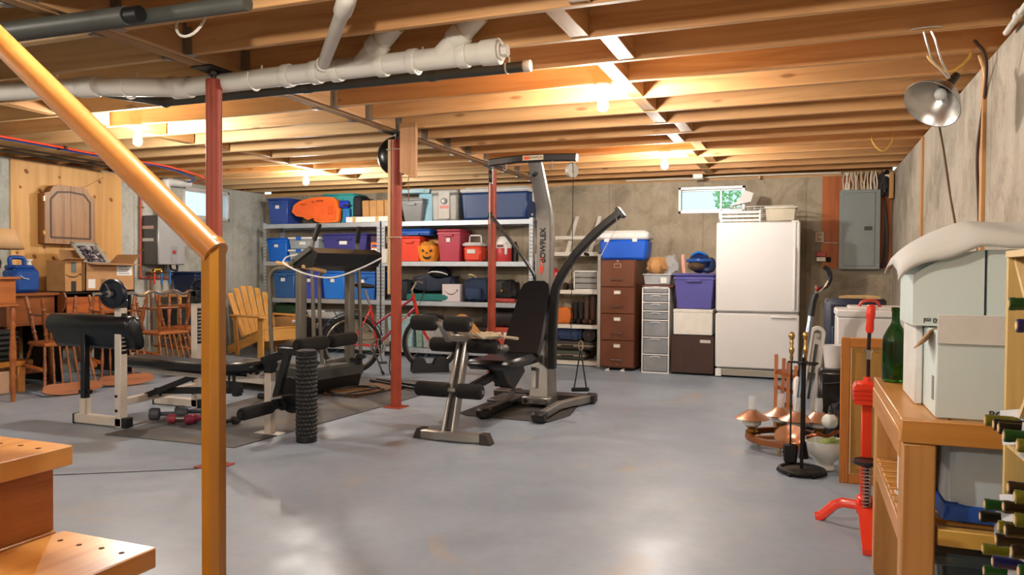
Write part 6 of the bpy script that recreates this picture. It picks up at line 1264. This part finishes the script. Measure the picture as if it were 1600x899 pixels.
# cardboard boxes
t = thing('cardboard_box', 'narrow upright cardboard box with a printed smile arrow and an open flap', 'box', (-7.50, 5.885, .964)); 
part('body', MB().box(-.12, .16, -.10, .10, 0, .33, .003), KRAFT, t); part('flap', MB().prism([(-.14, 0), (.12, 0), (.11, .10), (-.13, .10)], (.17, -.02, .33), (0, 1, 0), (.9, 0, .25), .004), KRAFT, t)
u = part('tape', MB().box(.158, .162, -.03, .03, .20, .315), plain('#5c6a66', .4), t); part('print', MB().box(.158, .162, -.03, .03, .0, .11), plain('#2a2622', .6), t)
n = 12; top = []; bot = []
for i in range(n + 1):
    q = -1 + 2 * i / n; z = .165 + .03 * q * q - .012; th = .010 * (1 - .7 * q * q) + .003; top.append((q * .085 - .01, z + th / 2)); bot.append((q * .085 - .01, z - th / 2))
part('printed_curve', MB().prism(top + bot[::-1], (.1605, 0, 0), (0, 1, 0), (0, 0, 1), .0015), BLK, t); part('printed_arrow', MB().prism([(.055, .185), (.092, .195), (.09, .165), (.078, .178)], (.1605, 0, 0), (0, 1, 0), (0, 0, 1), .0015), BLK, t)
t = thing('cardboard_box', 'wide open cardboard box with a white shipping label holding a picture frame', 'box', (-7.52, 6.335, .964)); KR2 = plain('#b58a5e', .85, 0, .12, 12, .15)
mb = MB().box(-.20, .20, -.32, -.312, 0, .31).box(-.20, .20, .312, .32, 0, .31).box(-.20, -.192, -.32, .32, 0, .31).box(.192, .20, -.32, .32, 0, .31).box(-.2, .2, -.32, .32, 0, .006); part('body', mb, KR2, t)
part('flap', MB().prism([(-.31, 0), (.31, 0), (.33, .16), (-.28, .16)], (-.20, 0, .31), (0, 1, 0), (-.35, 0, .9), .004), KR2, t); part('flap', MB().prism([(-.31, 0), (.31, 0), (.30, .13), (-.29, .13)], (.20, 0, .31), (0, 1, 0), (.95, 0, -.12), .004), KR2, t)
part('flap', MB().prism([(-.19, 0), (.19, 0), (.18, .15), (-.18, .15)], (0, .32, .31), (1, 0, 0), (0, .7, .7), .004), KR2, t)
part('shipping_label', MB().box(.2005, .202, .08, .29, .17, .30), PAPER, t); part('side_label', MB().box(.2005, .202, -.29, -.20, .03, .13), PAPER, t); part('print', MB().box(.2005, .202, -.13, -.07, .03, .13), plain('#8a6840', .8), t)
for k in range(4): part('label_line', MB().box(.2015, .2025, .10, .25 - .03 * (k % 2), .19 + .025 * k, .196 + .025 * k), plain('#55585c', .7), t)
# framed picture leaning in the box
t = thing('framed_photo', 'grey framed dark photograph tilted above the open cardboard box', 'picture', (0, 0, 0))
A_, B_, C_ = V((-7.70, 6.12, 1.50)), V((-7.70, 6.45, 1.50)), V((-7.44, 6.12, 1.235))
ux = (B_ - A_).normalized(); uy = (C_ - A_); uy = (uy - ux * uy.dot(ux)); sh = (C_ - A_).dot(ux)
mt = MX.Identity(4); uyn = -uy.normalized(); un = ux.cross(uyn)
for i in range(3): mt[i][0], mt[i][1], mt[i][2], mt[i][3] = ux[i], uyn[i], un[i], A_[i]
w_, h_ = .34, .36
FRG = plain('#a3a49a', .4, .1, .05)
part('frame', MB().box(0, w_, -.045, 0, 0, .02, .006, mt).box(0, w_, -h_, -h_ + .045, 0, .02, .006, mt).box(0, .045, -h_, 0, 0, .02, .006, mt).box(w_ - .045, w_, -h_, 0, 0, .02, .006, mt), FRG, t)
m_, tt_, bb_ = nt('photo_print'); nn_ = noise(tt_, 14, 5, .65, coords(tt_), 1.5); rr_ = ramp(tt_, nn_.outputs[0], [(.35, col('#14141c')), (.5, col('#3a3440')), (.62, col('#a8a4a8')), (.75, col('#d8d0c8'))]); tt_.links.new(rr_.outputs[0], bb_.inputs['Base Color']); bb_.inputs['Roughness'].default_value = .15
part('print', MB().box(.052, w_ - .052, -h_ + .052, -.052, .004, .010, 0, mt), m_, t); part('mount', MB().box(.04, w_ - .04, -h_ + .04, -.04, .001, .006, 0, mt), plain('#cfc4b4', .7), t)
# blue jerry can
t = thing('water_can', 'blue plastic water can with a moulded handle and white cap on the desk', 'water can', (-7.52, 5.43, .957)); JB = plain('#12448f', .35, 0, .08, 4)
part('body', MB().box(-.11, .11, -.14, .14, 0, .25, .035).box(-.09, .09, -.13, .10, .24, .285, .02), JB, t)
part('handle', MB().tube(bez([(0, -.11, .27), (0, -.12, .33), (0, -.10, .36), (0, .0, .36), (0, .03, .34), (0, .035, .28)], 5), .022, 10), JB, t); part('cap', MB().lathe([(.025, .27), (.025, .30), (.018, .305), (.018, .325), (.032, .33), (.032, .345), (.01, .348)], (0, .085, 0), n=16), PAPER, t)
part('tap_boss', MB().box(-.03, .03, .135, .16, .17, .22, .008).box(-.03, .03, .135, .155, .02, .06, .008), JB, t); part('rope', MB().tube(bez([(.07, -.12, .24), (.118, -.07, .16), (.12, 0, .14)], 5), .004, 5), PAPER, t)
# side table with a lamp
SW = wood('#a8612c', '#87471a', 'y', .35, .1, 1.2, .2)
t = thing('side_table', 'small orange brown side table with turned legs at the left edge', 'table', (-6.83, 4.47, 0))
part('top', MB().box(-.23, .23, -.30, .30, 1.105, 1.13, .008), SW, t); part('drawer_case', MB().box(-.20, .20, -.27, .27, .885, 1.104, .004), SW, t); part('base_moulding', MB().box(-.22, .22, -.285, .285, .86, .884, .006), SW, t)
def turned(x0, y0, z0, x1, y1, z1, r=.022):
    a, b = V((x0, y0, z0)), V((x1, y1, z1)); L_ = (b - a).length
    pf = [(.62, 0), (.8, .03), (.95, .10), (.65, .16), (1.05, .20), (.7, .24), (.85, .34), (1.15, .50), (.95, .62), (.65, .70), (1.1, .74), (.7, .78), (.9, .86), (.75, .94), (.7, 1)]
    return MB().lathe([(r * q, L_ * f) for q, f in pf], a, b - a, 12)
for x in (-.18, .18):
    for y in (-.25, .25): part('leg', turned(x, y, .86, x, y, 0, .026), SW, t)
t = thing('table_lamp', 'table lamp with a tan pleated shade and dark green glass base', 'lamp', (-6.85, 4.665, 1.131))
part('base', MB().lathe([(.05, 0), (.06, .01), (.045, .03), (.075, .08), (.085, .13), (.06, .19), (.03, .225), (.012, .235)], n=24), plain('#0d2018', .12, 0, .4, 12, coat=.6), t); part('stem', MB().cyl((0, 0, .23), (0, 0, .30), .01, n=8), BRASS, t)
mb = MB(); rg = []
for r_, z in ((.25, .255), (.195, .43)):
    rg.append([V((r_ * (1 + .012 * (k % 2)) * math.cos(2 * PI * k / 64), r_ * (1 + .012 * (k % 2)) * math.sin(2 * PI * k / 64), z)) for k in range(64)])
part('shade', mb.loft(rg, caps=False), plain('#a5845c', .8, 0, .1), t, .004); part('shade_trim', MB().lathe([(.251, .25), (.256, .252), (.256, .262), (.251, .264)], n=48, caps=False), plain('#7a5c3c', .8), t, .003); part('finial', MB().lathe([(.006, .42), (.012, .435), (.003, .45)], n=10), BRASS, t)
# low bench with black stack
t = thing('low_bench', 'low honey coloured wooden bench at the left edge', 'bench', (-7.22, 4.75, 0)); LB = wood('#c8843a', '#ae6a24', 'y', .35, .2, 1, .3)
part('top', MB().box(-.135, .135, -.55, .49, .255, .312, .008), LB, t)
for x in (-.09, .09):
    for y in (-.45, .38): part('leg', MB().box(x - .035, x + .035, y - .04, y + .04, 0, .254, .006, None, (.8, .8)), wood('#c8843a', '#ae6a24', 'z', .35, .2, 1, .3), t)
for k in range(6):
    o = part('black_cushion', MB().box(-.13, .13, -.22, .22, 0, .048, .018), plain('#121313', .7)); o.location = (-7.22 + .01 * (k % 2), 4.87 + .012 * math.sin(k * 2), .314 + .05 * k); o.rotation_euler = (0, 0, R((2, -3, 1, 4, -2, 3)[k])); tag(o, 'flat black folded cushion, %s of the stack on the low bench' % ('lowest', 'second from the bottom', 'third from the bottom', 'fourth from the bottom', 'second from the top', 'topmost')[k], 'cushion', 'black cushions on the low bench'); part('seam', MB().box(-.134, .134, -.224, .224, .021, .027, .002), plain('#2b2c2c', .7), o)
o = part('red_packet', MB().box(-.06, .06, -.05, .05, 0, .025, .004), plain('#7d1f18', .5)); o.location = (-7.22, 4.86, .617); tag(o, 'dark red packet on top of the black cushions', 'packet'); part('band', MB().box(-.062, .062, -.01, .01, -.001, .027), PAPER, o)
o = part('white_carton', MB().box(-7.22, -7.05, 4.40, 5.02, .005, .22, .004), plain('#cfa98a', .7)); tag(o, 'pale tan carton under the front edge of the low bench', 'box')
o.location = (-.07, 0, 0)
# upturned armchairs
CHW = wood('#8c5024', '#6c3814', 'z', .42, .1, 2, .2); CHO = wood('#a05a24', '#824616', 'x', .5, .1, 2, .1)
t = chair0 = thing('captains_chair', 'upturned', 'chair', (0, 0, 0), 0, 'upturned wooden armchairs by the left wall')
part('seat', MB().loft([[V((x * s, y * s - .01, z)) for x, y in ((-.22, -.20), (-.14, -.225), (.14, -.225), (.22, -.20), (.235, .0), (.19, .20), (-.19, .20), (-.235, .0))] for z, s in ((.435, .94), (.445, 1), (.462, 1), (.47, .96))]), CHO, t)
for sx in (-1, 1):
    for sy, dy in ((-1, -.06), (1, .07)): part('leg', turned(sx * .16, sy * .15, .437, sx * .225, sy * .17 + dy, 0, .021), CHW, t)
    part('side_stretcher', turned(sx * .198, -.19, .17, sx * .198, .215, .17, .013), CHW, t)
    part('arm', MB().tube(bez([(sx * .24, -.22, .665), (sx * .265, -.05, .66), (sx * .25, .15, .67), (sx * .22, .245, .68)], 4), 0, 8, flat=(.03, .013, (1, 0, 0))), CHO, t)
    part('arm_post', turned(sx * .20, -.15, .468, sx * .245, -.17, .655, .016), CHW, t); part('back_post', turned(sx * .185, .17, .468, sx * .225, .30, .86, .016), CHW, t)
part('cross_stretcher', turned(-.198, .0, .17, .198, .0, .17, .013), CHW, t)
for k in range(5): x = -.12 + .06 * k; part('spindle', turned(x, .18, .468, x * 1.2, .305, .83, .011), CHW, t)
part('crest_rail', MB().prism([(-.25, .0), (-.20, -.02), (.20, -.02), (.25, .0), (.265, .05), (.20, .075), (.08, .092), (-.08, .092), (-.20, .075), (-.265, .05)], (0, .318, .835), (1, 0, 0), (0, .3, .954), -.024), CHO, t)
def up_chair(src, x, y, rz, z, label):
    o = src if src is chair0 and not src.get('used') else dup(src, (0, 0, 0))
    chair0['used'] = True
    o.location = (x, y, z); o.rotation_euler = (PI, 0, rz); o['label'] = label
    return o
del_used = True
up_chair(chair0, -6.84, 5.33, R(70), .928, 'upturned wooden armchair nearest the low bench, legs in the air')
up_chair(chair0, -6.82, 5.99, R(62), .928, 'upturned wooden armchair in the middle behind the black curl pad')
up_chair(chair0, -6.95, 6.74, R(80), .928, 'upturned wooden armchair at the right, behind the barbell upright')
up_chair(chair0, -7.30, 7.38, R(100), .928, 'upturned wooden armchair at the back, in front of the pale side table')
del chair0['used']
for c_ in COL.objects:
    if 'used' in c_: del c_['used']
# table behind the chairs with a blue bin
t = thing('pine_table', 'pale pine side table carrying a dark blue bin below the water heater', 'table', (0, 0, 0))
part('top', MB().box(-7.98, -7.56, 7.58, 8.42, .85, .88, .004), wood('#c9965a', '#ae783c', 'y', .45, .2), t)
for x in (-7.95, -7.59):
    for y in (7.61, 8.38): part('leg', MB().box(x - .02, x + .02, y - .02, y + .02, 0, .849, .004), PINE, t)
part('shelf', MB().box(-7.95, -7.59, 7.61, 8.38, .30, .32, .003), wood('#c9965a', '#ae783c', 'y', .45, .2), t)
tt = tote(-.20, .20, .42, .0, .30, '#16294f', 'dark navy bin on the pine side table below the water heater', y=0, sticker=True); tt.location = (-7.56, 8.05, .882); tt.rotation_euler = (0, 0, R(90))
o = part('black_device', MB().box(-7.72, -7.60, 8.30, 8.38, .882, 1.26, .01), BLACKP); tag(o, 'tall black device standing beside the navy bin', 'device'); part('stem', MB().box(-7.70, -7.62, 8.31, 8.37, 1.25, 1.36, .01), plain('#1d1d1f', .4), o)
o = part('dark_crate', MB().box(-7.94, -7.60, 7.64, 8.34, .322, .70, .01), plain('#20242a', .6)); tag(o, 'dark crate on the lower shelf of the pine side table', 'crate'); part('rim', MB().box(-7.95, -7.592, 7.632, 8.348, .67, .705, .004), plain('#2a3036', .6), o)
# bush outside the back window
LEAF, t_, b_ = nt('leaf'); b_.inputs['Base Color'].default_value = col('#b4e0a4'); tl = t_.nodes.new('ShaderNodeBsdfTranslucent'); tl.inputs[0].default_value = col('#c8f0b0'); ms = t_.nodes.new('ShaderNodeMixShader'); ms.inputs[0].default_value = .6
t_.links.new(b_.outputs[0], ms.inputs[1]); t_.links.new(tl.outputs[0], ms.inputs[2]); t_.links.new(ms.outputs[0], t_.nodes['Material Output'].inputs[0])
mb = MB(); rnd = random.Random(5)
for k in range(900):
    a, b_, r_ = rnd.uniform(0, 2 * PI), rnd.uniform(-1, 1), rnd.uniform(.55, 1) ** .5
    p = V((-.75 + .55 * r_ * math.cos(a) * math.sqrt(1 - b_ * b_), 11.6 + .4 * r_ * math.sin(a) * math.sqrt(1 - b_ * b_), 2.35 + .42 * r_ * b_))
    u = V((rnd.uniform(-1, 1), rnd.uniform(-1, 1), rnd.uniform(-1, 1))).normalized(); v_ = u.orthogonal().normalized(); s_ = rnd.uniform(.03, .05)
    mb.add([p - u * s_, p + v_ * s_ * .5, p + u * s_, p - v_ * s_ * .5], [(0, 1, 2, 3)])
gb = thing('garden_bush', 'pale green bush seen through the small back window', 'bush', (0, 0, 0))
o = part('foliage', mb, LEAF, gb); o['kind'] = 'stuff'
part('stem', MB().cyl((-.75, 11.6, 1.85), (-.75, 11.6, 2.2), .03, n=8), KRAFT, gb)
struct('garden_ground', MB().box(-14, 6, 10.06, 18, 1.4, 1.85), plain('#7f9a63', .9, 0, .3), 'green garden ground outside the back wall')
